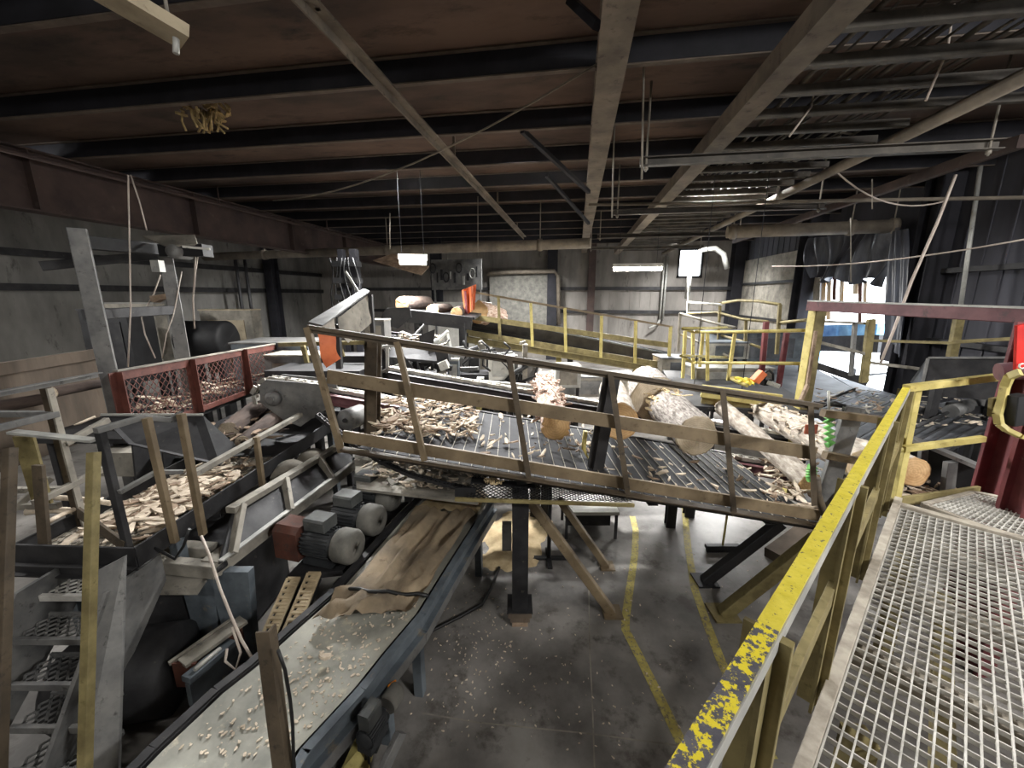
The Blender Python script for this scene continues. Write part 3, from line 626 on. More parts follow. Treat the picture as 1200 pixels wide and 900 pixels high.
# bark rubbish ----------------------------------------------------------------
def chips(name, label, pick, n, lo, hi, mt, th=.012, cat='bark chips', tilt=.35):
    m = MB(); m2 = MB()
    for k in range(n):
        p = pick(); ln = random.uniform(lo, hi); (m if k % 3 else m2).chip(p, ln, ln*random.uniform(.12,.42), th, random.uniform(0, 2*PI), tilt)
    m.o(name, mt[0], label=label, cat=cat, kind='stuff')
    m2.o(name, mt[1], label=label.replace('torn', 'darker torn'), cat=cat, kind='stuff')
def on_deck(x0, x1, y0, y1, dz=.0):
    def f():
        x, y = random.uniform(x0, x1), random.uniform(y0, y1); p = at(x, y, f=4)
        for _ in range(4):
            p = at(x, y, z=zdeck((p-EYE).dot(RT)))
        return p + UP*random.uniform(.01, .05+dz)
    return f
chips('bark_chips', 'torn pale bark heaped on the left end of the black deck', on_deck(440, 560, 472, 516, .1), 400, .05, .26, ('bark_chip','bark_brown'))
chips('bark_chips', 'torn bark flakes scattered in the middle of the black deck', on_deck(560, 700, 492, 540, .02), 70, .04, .18, ('bark_chip','bark_brown'))
chips('bark_chips', 'torn bark slivers lying on the right half of the black deck', on_deck(690, 940, 525, 585, .0), 70, .04, .18, ('bark_chip','bark_brown'))
chips('bark_chips', 'torn bark piled around the slender log at the deck end', on_deck(895, 958, 540, 598, .1), 130, .06, .26, ('bark_chip','bark_brown'))
def below():
    x, y = random.uniform(425, 565), random.uniform(520, 572); return at(x, y + (x-500)*.12, z=1.12 + random.uniform(0,.1))
m = MB(); m.plate([at(415,525,z=1.12), at(418,575,z=1.1), at(560,592,z=1.1), at(575,545,z=1.12)], .03); m.o('spill_pan', 'frame_dust', label='dusty spill pan full of bark below the left end of the railing', cat='pan')
chips('bark_chips', 'torn bark filling the spill pan below the railing', below, 320, .04, .2, ('bark_chip','frame_dust'))
# mesh tray hung beneath the walkway
t = thing('mesh_tray', 'black expanded-metal tray hung under the walkway railing', 'tray', at(640,590,f=3.45))
a, b_, c_, d_ = at(553,560,f=3.75), at(735,578,f=3.75), at(741,588,f=3.3), at(548,583,f=3.3)
m = MB(); m.mesh_panel(a, b_, c_, d_, 60, 12, .005); m.o('mesh', 'black', t)
m = MB(); m.mesh_panel(at(553,545,f=3.85), at(735,570,f=3.85), b_, a, 60, 6, .005); m.o('mesh', 'black', t)
m = MB(); m.bar(at(533,585,f=3.3), at(743,592,f=3.3), .03, .03); m.o('front_bar', 'yellow_dirty', t)
m = MB(); m.plate([a + (d_-a)*.3, lerp(a,b_,.4) + (d_-a)*.3, lerp(a,b_,.4), a], .01); m.plate([at(533,572,f=3.4), at(557,572,f=3.4), at(557,583,f=3.4), at(533,583,f=3.4)], .02); m.o('end_bracket', 'black', t)
chips('bark_chips', 'torn yellow chips caught in the mesh tray', lambda: lerp(lerp(a,b_,random.uniform(.08,.22)), lerp(d_,c_,random.uniform(.08,.22)), random.uniform(.05,.4)) + UP*.02, 60, .02, .05, ('sawdust','sawdust'))
# roller chain drooping across
m = MB(); pts = [at(x,y,f=3.9) for x, y in ((372,486),(395,505),(420,524),(445,540),(480,556),(520,567),(556,574))]
fine = []
for i in range(len(pts)-1):
    for k in range(8): fine.append(lerp(pts[i], pts[i+1], k/8))
for i, (p, q) in enumerate(zip(fine, fine[1:])):
    s = (q-p).cross(UP).normalized(); w = .022 if i % 2 else .03
    for sg in (-1, 1): m.bar(p + s*sg*w - (q-p)*.15, q + s*sg*w + (q-p)*.15, .01, .035)
    m.tube(p - s*w, p + s*w, .012, 6)
m.o('roller_chain', 'steel_dark', label='dark roller chain drooping from the chain head plate to the mesh tray', cat='chain')
# things on the floor under the deck
t = thing('push_broom', 'push broom with yellow handle standing under the right of the deck', 'broom', at(848,648,z=0))
g = at(846,646,z=0); m = MB(); m.bar(g + UP*.07 - RT*.22, g + UP*.07 + RT*.22, .07, .05); m.o('broom_head', 'steel_dark', t); m = MB()
for k in range(22): q = g - RT*.2 + RT*.019*k; m.bar(q, q + UP*.05, .016, .06)
m.o('bristles', 'black', t); m = MB(); m.tube(g + UP*.09, at(854,590,f=(g-EYE).dot(FW)), .014, 8); m.o('handle', 'yellow', t)
t = thing('floor_cart', 'low dark cart frame with a bright top edge under the deck', 'cart', at(700,618,z=0))
g = at(690,624,z=0)
m = MB(); m.box(g + UP*.38 + FW*.1, .75, .5, .05); m.o('top', 'white_paint', t)
m = MB(); m.box(g + UP*.2 + FW*.2, .62, .3, .24); m.o('box', 'steel_dark', t)
for sx in (-.34,.34):
    for sy in (-.14,.34): m = MB(); m.bar(g + RT*sx + FW*sy, g + RT*sx + FW*sy + UP*.36, .04, .04); m.o('leg', 'steel_dark', t)
t = thing('pipe_stand', 'thin black stand with a flat foot between the deck braces', 'stand', at(643,655,z=0))
g = at(643,655,z=0); m = MB(); m.tube(g, g + UP*1.1, .025, 8); m.o('upright', 'black', t); m = MB(); m.bar(g - RT*.25 + UP*.015, g + RT*.25 + UP*.015, .06, .03); m.bar(g - FW*.2 + UP*.015, g + FW*.2 + UP*.015, .06, .03); m.o('foot', 'black', t)
m = MB(); g = at(925,640,z=.05); m.bar(at(905,652,z=.06), at(945,622,z=.2), .2, .16); m.o('timber_block', 'plank', label='short pale timber block lying between the deck braces at the right', cat='timber')
m = MB(); m.path([at(x,y,z=.02) for x, y in ((475,765),(500,742),(540,722),(565,708),(575,690),(585,665))], .018, 8); m.o('floor_cable', 'cable_black', label='black cable curling over the floor from the belt conveyor', cat='cable')
# sawdust heap on the floor behind the belt
m = MB()
c0 = at(592,640,z=0)
m.sm = True; m.grid(c0 - RT*.6 - FW*.6, c0 + RT*.8 - FW*.6, c0 + RT*.8 + FW*1.0, c0 - RT*.6 + FW*1.0, 40, 40, lambda u, v: UP*(.12*math.sin(PI*u)*math.sin(PI*v) + .07*noise.noise(V((u*4, v*4, 2))) + .02*noise.noise(V((u*14, v*14, 2))) - .05))
m.o('sawdust_heap', 'sawdust', label='low sawdust heap on the floor behind the deck leg', cat='sawdust', kind='stuff')
# ================================================================== LEFT SIDE
ZW = 1.25
# operator walkway with expanded-metal floor
wk = thing('grated_walkway', 'dark-edged walkway with expanded-metal floor covered in bark at the left', 'walkway', L(-3.45, 4.4, ZW))
a, b_, c_, d_ = L(-3.95,2.8,ZW), L(-2.92,2.75,ZW), L(-2.82,6.2,ZW), L(-3.95,6.2,ZW)
m = MB(); m.mesh_panel(a, b_, c_, d_, 34, 44, .012); m.o('mesh_floor', 'grate_dusty', wk)
m = MB(); m.bar(a + UP*.06, b_ + UP*.06, .02, .17); m.o('front_kick_plate', 'steel_dark', wk)
m = MB(); m.bar(b_ + UP*.06, c_ + UP*.06, .02, .17); m.o('side_kick_plate', 'steel_dark', wk)
m = MB(); m.bar(a + UP*.05, d_ + UP*.05, .02, .15); m.o('side_kick_plate', 'steel_dark', wk)
for k in range(5):
    m = MB(); m.chan(lerp(a,d_,k/4) - UP*.06, lerp(b_,c_,k/4) - UP*.06, .05, .1, .01); m.o('cross_beam', 'steel_dark', wk)
for p in (L(-3.9,3.1,0), L(-2.95,3.15,0), L(-3.9,6,0), L(-2.85,6,0)):
    m = MB(); m.bar(p, V((p.x,p.y,ZW-.05)), .09, .09); m.o('leg', 'frame_blue', wk)
chips('bark_chips', 'torn long bark slabs strewn over the left grated walkway', lambda: (lambda u, f: L(u, f, ZW + random.uniform(.01,.09)))(random.uniform(-3.75,-3.1) , random.triangular(2.98,4.8,3.4)), 330, .07, .34, ('bark_chip','bark_brown'), tilt=.2)
# railings round that walkway
rg = thing('walkway_guardrail', 'dark steel guardrail on the near right side of the left grated walkway', 'railing', L(-2.95, 3.1, ZW))
R1 = [at(112,505,u=-3.02), at(167,489,u=-2.95), at(200,492,u=-2.85), at(214,484,u=-2.8)]
m = MB()
for p, q in zip(R1, R1[1:]): m.bar(p, q, .05, .04)
m.o('top_rail', 'steel_grey', rg)
for (x0,y0,x1,y1,u,mt) in ((117,505,152,650,-3.02,'steel_dark'),(172,490,205,635,-2.93,'brown_paint'),(212,485,238,626,-2.78,'brown_paint')):
    m = MB(); f = (at(x1,y1,z=ZW)-EYE).dot(FW); m.bar(at(x0,y0,f=f), at(x1,y1,f=f), .05, .05, up=-FW); m.o('post', mt, rg)
m = MB(); P = [at(140,577,u=-3.02), at(183,553,u=-2.95), at(215,553,u=-2.82)]
for p, q in zip(P, P[1:]): m.bar(p, q, .04, .03)
m.o('mid_rail', 'steel_grey', rg)
r2 = thing('walkway_guardrail', 'low pale rail running back along the right side of the left grated walkway', 'railing', at(303,570,u=-2.75))
m = MB(); m.bar(at(226,556,u=-2.8), at(352,486,u=-2.75), .06, .05); m.o('top_rail', 'frame_dust', r2)
m = MB(); m.bar(at(300,512,u=-2.74), at(308,572,u=-2.74), .05, .05, up=FW); m.o('post', 'brown_paint', r2)
r3 = thing('walkway_guardrail', 'tall guardrail on the wall side of the left grated walkway', 'railing', L(-3.95,3.3,ZW))
m = MB(); m.angle(at(-60,468,u=-3.95), at(113,436,u=-3.95), .06, .05, .01); m.o('top_rail', 'steel_grey', r3)
m = MB(); m.bar(at(54,455,u=-3.95), at(98,622,u=-3.92), .07, .05, up=FW); m.o('post', 'brown_dark', r3)
m = MB(); m.bar(at(58,455,u=-3.9), at(101,620,u=-3.88), .018, .05, up=FW); m.o('post_edge', 'frame_dust', r3, label='pale post edge')  # paler strip along the post
q = at(67,485,f=3.3)
m = MB(); m.bar(q, q - RT*1.6, .05, .05); m.bar(q, at(-80,520,z=q.z), .05, .05); m.o('corner_rail', 'steel_grey', r3)
m = MB(); m.bar(at(76,520,u=-3.9), at(126,492,u=-3.9), .05, .05); m.bar(at(40,590,u=-3.9), at(130,545,u=-3.9), .05, .05); m.bar(at(-20,575,f=3.4), at(85,573,f=3.4), .05, .05); m.bar(at(-20,595,f=3.2), at(70,592,f=3.2), .04, .05); m.bar(at(-20,625,f=3), at(60,560,f=3.4), .05, .05); m.o('lower_rail', 'frame_dust', r3)
m = MB(); m.bar(at(14,506,f=2.95), at(111,516,f=2.9), .07, .02); m.o('gate_bar', 'steel_pale', label='flat pale gate bar closing the top of the steel stair', cat='gate bar')
m = MB(); a, b2 = at(24,512,f=3.1), at(50,590,f=3.1); m.prism([a - RT*.07, a + RT*.1, b2 + RT*.07, b2 - RT*.09], FW*.02); m.o('yellow_plate', 'yellow_dirty', label='bent yellowish plate standing behind the flat gate bar', cat='plate')
m = MB(); m.bar(at(92,600,f=3.0), at(146,640,f=2.85), .02, .1); m.bar(at(45,545,f=2.9), at(55,668,f=2.8), .08, .03, up=FW); m.o('stair_gate', 'brown_dark', label='dark brown gate frame leaning at the head of the steel stair', cat='gate')
# stray bark lengths
for k, (p, q, r) in enumerate((((40,583),(130,590),.025),((30,600),(100,600),.03),((50,615),(120,585),.02))):
    m = MB(); m.path(droop(at(p[0],p[1],z=1.45), at(q[0],q[1],z=1.36), -.02, 6), r, 7); m.o('bark_strip', 'bark_chip', label=['long thin', 'middle', 'short'][k] + ' pale bark strip lying across the stair head', cat='bark strip', group='bark strips at the stair head')
# stair ----------------------------------------------------------------------
sr = thing('steel_stair', 'steep steel stair with mesh treads at the lower left corner', 'stair', L(-3.3, 2.0, 0))
def sp(z): return 2.62 - (1.12 - z)*.72
for k, z in enumerate((1.12, .92, .72, .52, .32, .12)):
    f, yy = ((2.62,700),(2.39,751),(2.22,804),(2.1,854),(1.98,905),(1.86,960))[k]; d0 = .34 if k == 0 else .24
    A, B = at(14,yy,f=f), at(103,yy,f=f); D, E = B + FW*d0, A + FW*d0; m = MB()
    m.mesh_panel(A, B, D, E, 14, 6 if k else 8, .009); m.bar(A, B, .03, .05); m.bar(E, D, .02, .04); m.o('tread', 'grate' if k == 0 else 'steel_grey', sr)
for u, lb in ((-3.6, 0), (-2.95, 1)):
    m = MB(); m.prism([L(u, 2.95, 1.2), L(u, sp(1.2)-.18, 1.2), L(u, sp(0)-.18, 0.0), L(u, sp(0)+.12, 0.0), L(u, 2.95, .95)], RT*.03); m.o('stringer', 'steel_grey', sr)
m = MB(); m.prism([at(108,672,f=2.6), at(146,652,f=2.66), at(138,915,f=1.95), at(94,915,f=1.9)], FW*.02); m.o('flat_plate', 'steel_grey', sr, label='wide flat grey plate')
m = MB(); m.bar(at(12,525,f=2.45), at(-4,990,f=1.72), .055, .05, up=FW); m.o('handrail', 'brown_dark', sr, label='dark brown handrail')
m = MB(); m.bar(at(110,530,f=2.45), at(97,990,f=1.72), .055, .05, up=FW); m.o('handrail', 'yellow_dirty', sr, label='yellow handrail')
# grey sensor gantry ---------------------------------------------------------
gy = thing('sensor_gantry', 'grey channel gantry of two posts and beams in the left bay', 'gantry', L(-5.2, 5.6, 0))
def post(x0,y0,f,zb=0):
    t = at(x0,y0,f=f); return V((t.x,t.y,zb)), t
for (x0,y0,f) in ((90,268,5.0),(192,290,6.2)):
    b0, t0 = post(x0,y0,f); m = MB(); m.bar(b0, t0, .17, .14, up=(FW*.75 - RT*.66)); m.o('post', 'steel_grey', gy)
m = MB(); m.bar(at(100,369,f=5.0), at(205,363,f=6.2), .1, .13); m.o('cross_bar', 'steel_dark', gy)
m = MB(); m.bar(at(88,283,f=5.0), at(196,293,f=6.2), .12, .16); m.o('top_beam', 'steel_dark', gy)
m = MB(); m.bar(at(48,312,f=5.6), at(205,297,f=6.6), .1, .12); m.o('reach_bar', 'steel_dark', gy)
sn = thing('scanner_head', 'pale-topped scanner device mounted on the farther gantry post', 'scanner', at(215,298,f=6))
m = MB(); m.plate([at(166,276,f=6), at(228,275,f=6.05), at(231,286,f=5.85), at(194,288,f=5.75)], .02); m.o('cover_plate', 'frame_dust', sn)
m = MB(); m.box(at(218,294,f=5.95), .62, .2, .16); m.o('body', 'black', sn)
m = MB(); m.lathe(at(200,294,f=5.75), FW, [(0,.001),(0,.08),(.03,.095),(.3,.095)], 18); m.o('lens', 'steel_grey', sn)
m = MB(); m.bar(at(214,289,f=5.8), at(246,292,f=5.85), .02, .03); m.o('light_strip', 'white_paint', sn)
m = MB(); m.path([at(229,300,f=5.95), at(228,325,f=5.95), at(226,352,f=5.95), at(228,385,f=6.1)], .01, 6); m.path([at(232,300,f=5.95), at(229,320,f=5.95), at(227,345,f=5.95)], .008, 6); m.o('lead', 'cable', sn)
m = MB(); m.box(at(185,312,f=6.0), .12, .1, .16); m.o('connector', 'steel_pale', sn)
m = MB(); m.path([at(188,322,f=6), at(180,345,f=6), at(170,362,f=6), at(166,372,f=5.9), at(170,392,f=5.9), at(182,420,f=5.9)], .009, 6); m.o('gantry_cable', 'cable', label='white cable looping down beside the farther gantry post', cat='cable')
m = MB(); m.path([at(213,318,f=6.1), at(208,345,f=6.1), at(203,370,f=6.0), at(195,392,f=6.0), at(190,420,f=6)], .007, 6); m.o('gantry_cable', 'cable', label='grey cable hanging behind the farther gantry post', cat='cable')
m = MB(); m.chip(at(186,362,f=6.0) + UP*.06, .24, .16, .08, .3); m.o('wood_chunk', 'bark_brown', label='brown wood chunk sitting on the gantry cross bar', cat='wood chunk')
# red mesh guard -------------------------------------------------------------
gd = thing('mesh_guard', 'red-framed wire mesh guard fence behind the left walkway', 'guard fence', L(-4.6, 6, 1.6))
xs = [(135,436,153,492),(222,421,240,490),(284,409,298,478),(330,402,338,452)]
tops = [at(x0,y0,u=-4.62) for x0,y0,_,_ in xs]; bots = [V((t.x,t.y,1.62)) for t in tops]
for t_, b0 in zip(tops, bots):
    m = MB(); m.angle(b0, t_, .09, .09, .014, up=-RT); m.bar(b0, t_, .09, .03, up=RT); m.o('post', 'red_guard', gd)
for i in range(3):
    A, B, D, E = bots[i], bots[i+1], tops[i+1] - UP*.1, tops[i] - UP*.1
    m = MB(); m.mesh_panel(A + UP*.05, B + UP*.05, D, E, 24 if i < 2 else 18, 12, .0055); m.o('mesh_panel', 'red_guard', gd)
    m = MB(); m.bar(tops[i] - UP*.05, tops[i+1] - UP*.05, .03, .11); m.o('frame_rail', 'red_guard', gd)
    m = MB(); m.bar(bots[i] + UP*.03, bots[i+1] + UP*.03, .03, .08); m.o('frame_rail', 'red_guard', gd)
m = MB(); m.bar(tops[0] + UP*.01, tops[-1] + UP*.01, .06, .02); m.o('top_edge', 'frame_dust', gd, label='pale dusty top edge')
chips('bark_chips', 'torn bark packed behind the red mesh guard', lambda: L(random.uniform(-5.6,-4.75), random.uniform(4.8,8.5), random.uniform(1.6,1.8)), 150, .1, .35, ('bark_chip','bark_brown'))
m = MB(); m.prism([L(-5.9,4.6,1.6), L(-4.66,4.6,1.6), L(-4.66,9,1.6), L(-5.9,9,1.6)], -UP*.06); 
for p in ((-5.8,4.8),(-4.8,4.8),(-5.8,8.8),(-4.8,8.8)): m.bar(L(p[0],p[1],0), L(p[0],p[1],1.55), .1, .1)
m.o('bark_table', 'steel_dark', label='dark table carrying bark behind the red mesh guard', cat='table')
# dark chute in front of the guard
ch = thing('dump_chute', 'dark tilted chute plate in front of the red mesh guard', 'chute', at(190,560,f=4.3))
m = MB(); m.plate([at(118,487,f=4.4), at(238,487,f=4.7), at(277,522,f=4.6), at(258,545,f=4.3), at(150,520,f=4.1)], .02); m.o('slope_plate', 'steel_dark', ch)
m = MB(); m.bar(at(118,486,f=4.4), at(238,486,f=4.7), .02, .025); m.o('bright_edge', 'steel_pale', ch, label='pale top edge')  # paler bar along the top of the plate
for (x0,y0,x1,y1,f) in ((152,505,158,565,4.35),(187,505,192,568,4.45),(215,505,220,560,4.5)):
    m = MB(); a, b2 = at(x0,y0,f=f), at(x1,y1,f=f); m.prism([a, a + RT*.02, b2 + RT*.02, b2], FW*.35); m.o('rib', 'steel_dark', ch)
m = MB(); m.prism([at(160,560,f=4.5), at(265,520,f=5.0), at(278,545,f=5.0), at(262,575,f=4.5), at(165,585,f=4.4)], FW*.04); m.o('lower_plate', 'frame_dust', ch)
m = MB(); m.box(at(160,535,f=4.7), .5, .5, .3); m.o('support_box', 'frame_dust', ch)
# logs and rubbish in the dark trough right of the guard
log(at(268,505,f=5.3), at(310,470,f=6.6), .13, .12, 'bark_dark', 'end_grey', 'dark log lying in the trough below the red mesh guard', 11, .1)
log(at(285,520,f=5.0), at(322,490,f=5.9), .11, .11, 'bark_dark', 'end_grey', 'shorter dark log beside the pale chain head plate', 12, .1)
m = MB(); m.plate([L(-4.55,4.5,1.35), L(-3.0,4.9,1.25), L(-3.0,7.6,1.3), L(-4.55,7.6,1.4)], .03); m.o('trough_floor', 'black', label='black trough floor between red mesh guard and chain head plate', cat='trough')
chips('bark_chips', 'torn dark bark in the trough below the red mesh guard', lambda: L(random.uniform(-4.3,-3.1), random.uniform(4.8,7), random.uniform(1.38,1.5)), 90, .1, .3, ('bark_brown','bark_dark'))
# wood slat wall panel and things by the left wall
pf = thing('board_fence', 'low brown board fence behind the left guardrail', 'fence', at(60,480,f=5.2))
A, B = at(-60,436,f=4.6), at(128,408,f=6.6)
m = MB(); m.bar(A - UP*.06, B - UP*.06, .08, .16); m.o('cap_rail', 'plank', pf)
m = MB(); N = 22
for k in range(N):
    p, q = lerp(A,B,k/N), lerp(A,B,(k+.9)/N); m.prism([p - UP*.14, q - UP*.14, q - UP*1.35, p - UP*1.35], FW*.03)
m.o('boards', 'plank', pf)
log(at(-30,482,f=4.7), at(58,466,f=5.1), .08, .07, 'bark_dark', 'end_grey', 'thin grey pole lying along the board fence at the frame edge', 13, .06)
log(at(62,460,f=5.1), at(125,448,f=5.8), .07, .06, 'bark_dark', 'end_grey', 'thin grey pole lying along the board fence beside the nearer gantry post', 14, .06)
t = thing('black_tank', 'round black drum against the left wall behind the red guard', 'drum', at(243,400,f=9)); 
m = MB(); c0 = at(243,398,f=9); m.lathe(c0 - RT*.5, RT, [(0,.001),(0,.36),(.05,.42),(.95,.42),(1.0,.36),(1.0,.001)], 28); m.o('shell', 'black', t)
for s in (-.3,.3): m = MB(); m.bar(c0 + RT*s, V((c0.x+RT.x*s, c0.y+RT.y*s, 0)), .14, .2); m.o('cradle', 'steel_dark', t)
def block(name, label, cat, p, sx, sy, sz, mt, top='steel_dark', rz=None):
    """machine housing with a lid, panel seam and feet"""
    t = thing(name, label, cat, V((p.x,p.y,p.z-sz/2))); ax = RT if rz is None else V(rz)
    m = MB(); m.box(p, sx, sy, sz, ax=ax); m.o('housing', mt, t)
    m = MB(); m.box(p + UP*(sz/2+.015), sx*1.04, sy*1.04, .03, ax=ax); m.o('lid', top, t)
    m = MB(); n_ = UP.cross(ax).normalized(); m.box(p - n_*(sy/2+.008), sx*.7, .016, sz*.7, ax=ax); m.o('access_panel', top, t)
    if p.z - sz/2 > .08:
        for k, (i, j) in enumerate(((-1,-1),(1,-1),(1,1),(-1,1))):
            q = p + V(ax)*(i*(sx/2-.05)) + n_*(j*(sy/2-.05)); m = MB(); m.bar(V((q.x,q.y,0)), V((q.x,q.y,p.z-sz/2)), .07, .07); m.o('leg', 'steel_dark', t)
    return t
block('wall_cabinet', 'big pale panel cabinet against the left wall beyond the gantry', 'cabinet', at(275,400,f=10.5), 1.3, .4, 1.6, 'frame_dust', 'beige_box')
block('machine_box', 'dark machine cabinet behind the nearer gantry post', 'cabinet', at(145,405,f=8), .9, .6, 1.4, 'black')
block('wall_cabinet', 'pale square panel behind the looping white cable', 'cabinet', at(165,395,f=9.2), 1.1, .3, 1.5, 'frame_dust', 'wall_grey')
for k, x in enumerate((275, 286)):
    m = MB(); a = at(x,300,X=-13.6); m.tube(a, V((a.x,a.y,.1)), .06, 8); m.o('wall_conduit', 'steel_dark', label=['left', 'right'][k] + ' one of two dark conduits down the left wall', cat='conduit')
block('hopper_bin', 'low grey hopper with sloped lid right of the red guard', 'hopper', at(335,425,f=8.3), 1.5, 1.0, .9, 'frame_blue', 'steel_grey')
block('hopper_bin', 'second grey bin behind the yellow post', 'hopper', at(352,440,f=7.4), .9, .6, .8, 'steel_grey', 'frame_dust')
m = MB(); m.bar(at(355,405,f=7.0), at(364,440,f=7.0), .07, .07, up=FW); m.bar(at(327,404,f=7.2), at(440,401,f=7.0), .05, .07); m.bar(at(398,403,f=7.0), at(402,418,f=7.0), .06, .06, up=FW); m.bar(at(326,446,f=6.8), at(430,440,f=6.8), .05, .06); m.o('yellow_stand', 'yellow_dirty', label='small yellow post frame behind the orange flap', cat='stand')
# curved white guard with orange flap -----------------------------------------
cg = thing('saw_hood', 'long dusty steel hood with curved white lip above the deck corner', 'hood', at(400,400,f=5.8))
m = MB(); m.plate([at(361,377,f=5.4), at(426,338,f=6.6), at(433,341,f=6.5), at(378,381,f=5.25), at(372,385,f=5.3)], .02); m.o('top_plate', 'steel_grey', cg)
m = MB()
def bulge(u, v): return -FW*(.1*math.sin(PI*v)) + UP*.0
m.sm = True; m.grid(at(396,373,f=5.8), at(432,345,f=6.5), at(437,377,f=6.5), at(408,402,f=5.8), 20, 12, bulge); m.o('curved_lip', 'frame_dust', cg)
m = MB(); m.sm = True; m.grid(at(378,382,f=5.3), at(392,371,f=5.6), at(396,392,f=5.6), at(383,398,f=5.3), 10, 8, lambda u,v: -FW*.04*math.sin(PI*v)); m.o('curved_lip', 'frame_dust', cg)
m = MB(); m.bar(at(434,345,f=6.5), at(437,390,f=6.5), .06, .08, up=FW); m.bar(at(395,380,f=5.9), at(398,432,f=5.9), .08, .08, up=FW); m.o('support', 'steel_dark', cg)
m = MB(); m.bar(at(405,318,f=6.3), at(420,342,f=6.3), .03, .03); m.o('tie_rod', 'steel_pale', cg)
fl = MB(); fl.grid(at(370,384,f=5.2), at(391,387,f=5.3), at(400,420,f=5.3), at(383,431,f=5.2), 6, 12, lambda u, v: -FW*.05*math.sin(PI*v) + RT*.02*math.sin(6*v)); fl.o('orange_flap', 'orange', label='orange rubber flap hanging under the saw hood', cat='flap')
# blue-grey conveyor frame between the walkway and the belt -------------------
fr = thing('debarker_frame', 'blue-grey machine frame with bright edges between walkway and belt', 'machine frame', L(-2.4, 3.6, 0))
m = MB(); a, b2 = at(256,667,z=1.0), at(418,543,z=1.0); m.chan(a, b2, .16, .14, .02, fl=-1); m.o('long_channel', 'frame_dust', fr)
m = MB(); m.bar(a + UP*.08 + RT*.03, b2 + UP*.08 + RT*.03, .05, .015); m.o('channel_edge', 'steel_pale', fr, label='pale channel edge')  # paler bar on top of the channel
m = MB(); a2, b3 = at(270,598,u=-2.68), at(398,522,u=-2.4); m.bar(a2, b3, .1, .06); m.o('upper_rail', 'frame_dust', fr)
m = MB(); m.prism([a2 - UP*.04, b3 - UP*.04, b2 + UP*.05, a + UP*.05], RT*.02); m.o('opening_shade', 'steel_dark', fr)  # dark sheet stands in for the shade in the openings between ribs
for k in (.05, .38, .72):
    p, q = lerp(a2,b3,k), lerp(a,b2,k); m = MB(); m.bar(p + RT*.03, q + RT*.03 + UP*.06, .1, .05, up=FW); m.o('rib', 'frame_dust', fr)
for (x, y, w) in ((270,690,.36),(232,690,.3)):
    p = at(x,y,f=3.05); m = MB(); m.prism([V((p.x,p.y,.95)) - RT*w/2, V((p.x,p.y,.95)) + RT*w/2, V((p.x,p.y,0)) + RT*w*.3, V((p.x,p.y,0)) - RT*w*.3], FW*.08); m.o('leg_plate', 'frame_blue', fr)
m = MB(); m.bar(at(175,660,z=1.0), at(255,668,z=1.0), .1, .12); m.bar(at(176,640,z=1.02), at(250,645,z=1.02), .12, .1); m.o('end_beam', 'frame_dust', fr)
m = MB(); m.prism([at(165,640,z=.95), at(258,650,z=.95), at(230,690,z=.9), at(165,690,z=.9)], -UP*.06); m.o('dusty_shelf', 'frame_dust', fr)
m = MB(); m.tube(at(252,668,z=1.0) - RT*.02, at(252,668,z=1.0) + FW*.1, .05); m.o('tube_end', 'steel_dark', fr)
m = MB(); m.tube(at(292,552,z=1.08), at(392,500,z=1.08), .07, 16); m.o('roller_tube', 'frame_blue', fr)
m = MB(); m.sm = True
for (x, y, f) in ((366,545,4.9),(340,560,4.5)): m.lathe(at(x,y,f=f), RT*.3 - FW, [(-.1,.001),(-.1,.2),(.08,.2),(.08,.001)], 24)
m.o('guard_drum', 'frame_dust', fr)
# motors ----------------------------------------------------------------------
def motor(c, r, ln, label, gear=True, axis=None, scale=1):
    ax = (V(axis) if axis is not None else (RT*.96 - FW*.28)).normalized(); sd = ax.cross(UP).normalized(); u2 = sd.cross(ax)
    t = thing('electric_motor', label, 'motor', c - UP*r, group='drive motors beside the belt')
    m = MB(); m.lathe(c - ax*.16*scale, ax, [(0,r*.92),(.02,r*1.0),(.15*scale,r),(.185*scale,r*.86),(.19*scale,r*.5),(.19*scale,.001)], 28); m.o('fan_cowl', 'motor_dust', t)
    m = MB(); m.lathe(c - ax*(.16+ln)*1.0, ax, [(0,.001),(0,r*.7),(.03,r*.86),(ln,r*.86),(ln+.02,r*.4)], 24)
    for k in range(26):
        a_ = 2*PI*k/26; d = u2*math.cos(a_) + sd*math.sin(a_); p = c - ax*(.14+ln) + d*r*.84; m.prof(p, p + ax*(ln-.06), [(-.006,0),(.006,0),(.006,r*.12),(-.006,r*.12)], d)
    m.o('finned_body', 'motor_dark', t)
    m = MB(); q = c - ax*(.16+ln*.55) + u2*(r*.95 + .055); m.prof(q - ax*ln*.32, q + ax*ln*.32, [(-r*.55,-.06),(r*.55,-.06),(r*.6,.04),(r*.5,.06),(-r*.5,.06),(-r*.6,.04)], u2); m.o('terminal_box', 'motor', t)
    m = MB(); m.box(c - ax*(.16+ln*.5) - u2*r*1.02, ln*.9, r*1.5, .05, ax=ax, ay=sd); m.o('foot', 'motor_dark', t)
    if gear:
        m = MB(); g = c - ax*(.16+ln+.15); m.prof(g - ax*.14, g + ax*.14, [(-r*.9,-r*1.05),(r*.9,-r*1.05),(r*.9,r*.7),(r*.55,r),(-r*.55,r),(-r*.9,r*.7)], u2); m.o('gearbox', 'orange_box', t, label='rusty orange gearbox')
    return t
for (x, y, f, lb) in ((407,641,3.42,'nearest drive motor beside the belt, with the rusty orange gearbox'),(436,610,3.9,'second drive motor from the front beside the belt'),(456,583,4.4,'third drive motor beside the belt, with a round black fan end'),(479,566,4.85,'farthest drive motor half hidden behind the roller chain')):
    motor(at(x,y,f=f) + RT*.06, .165, .36, lb, gear=(x < 410))
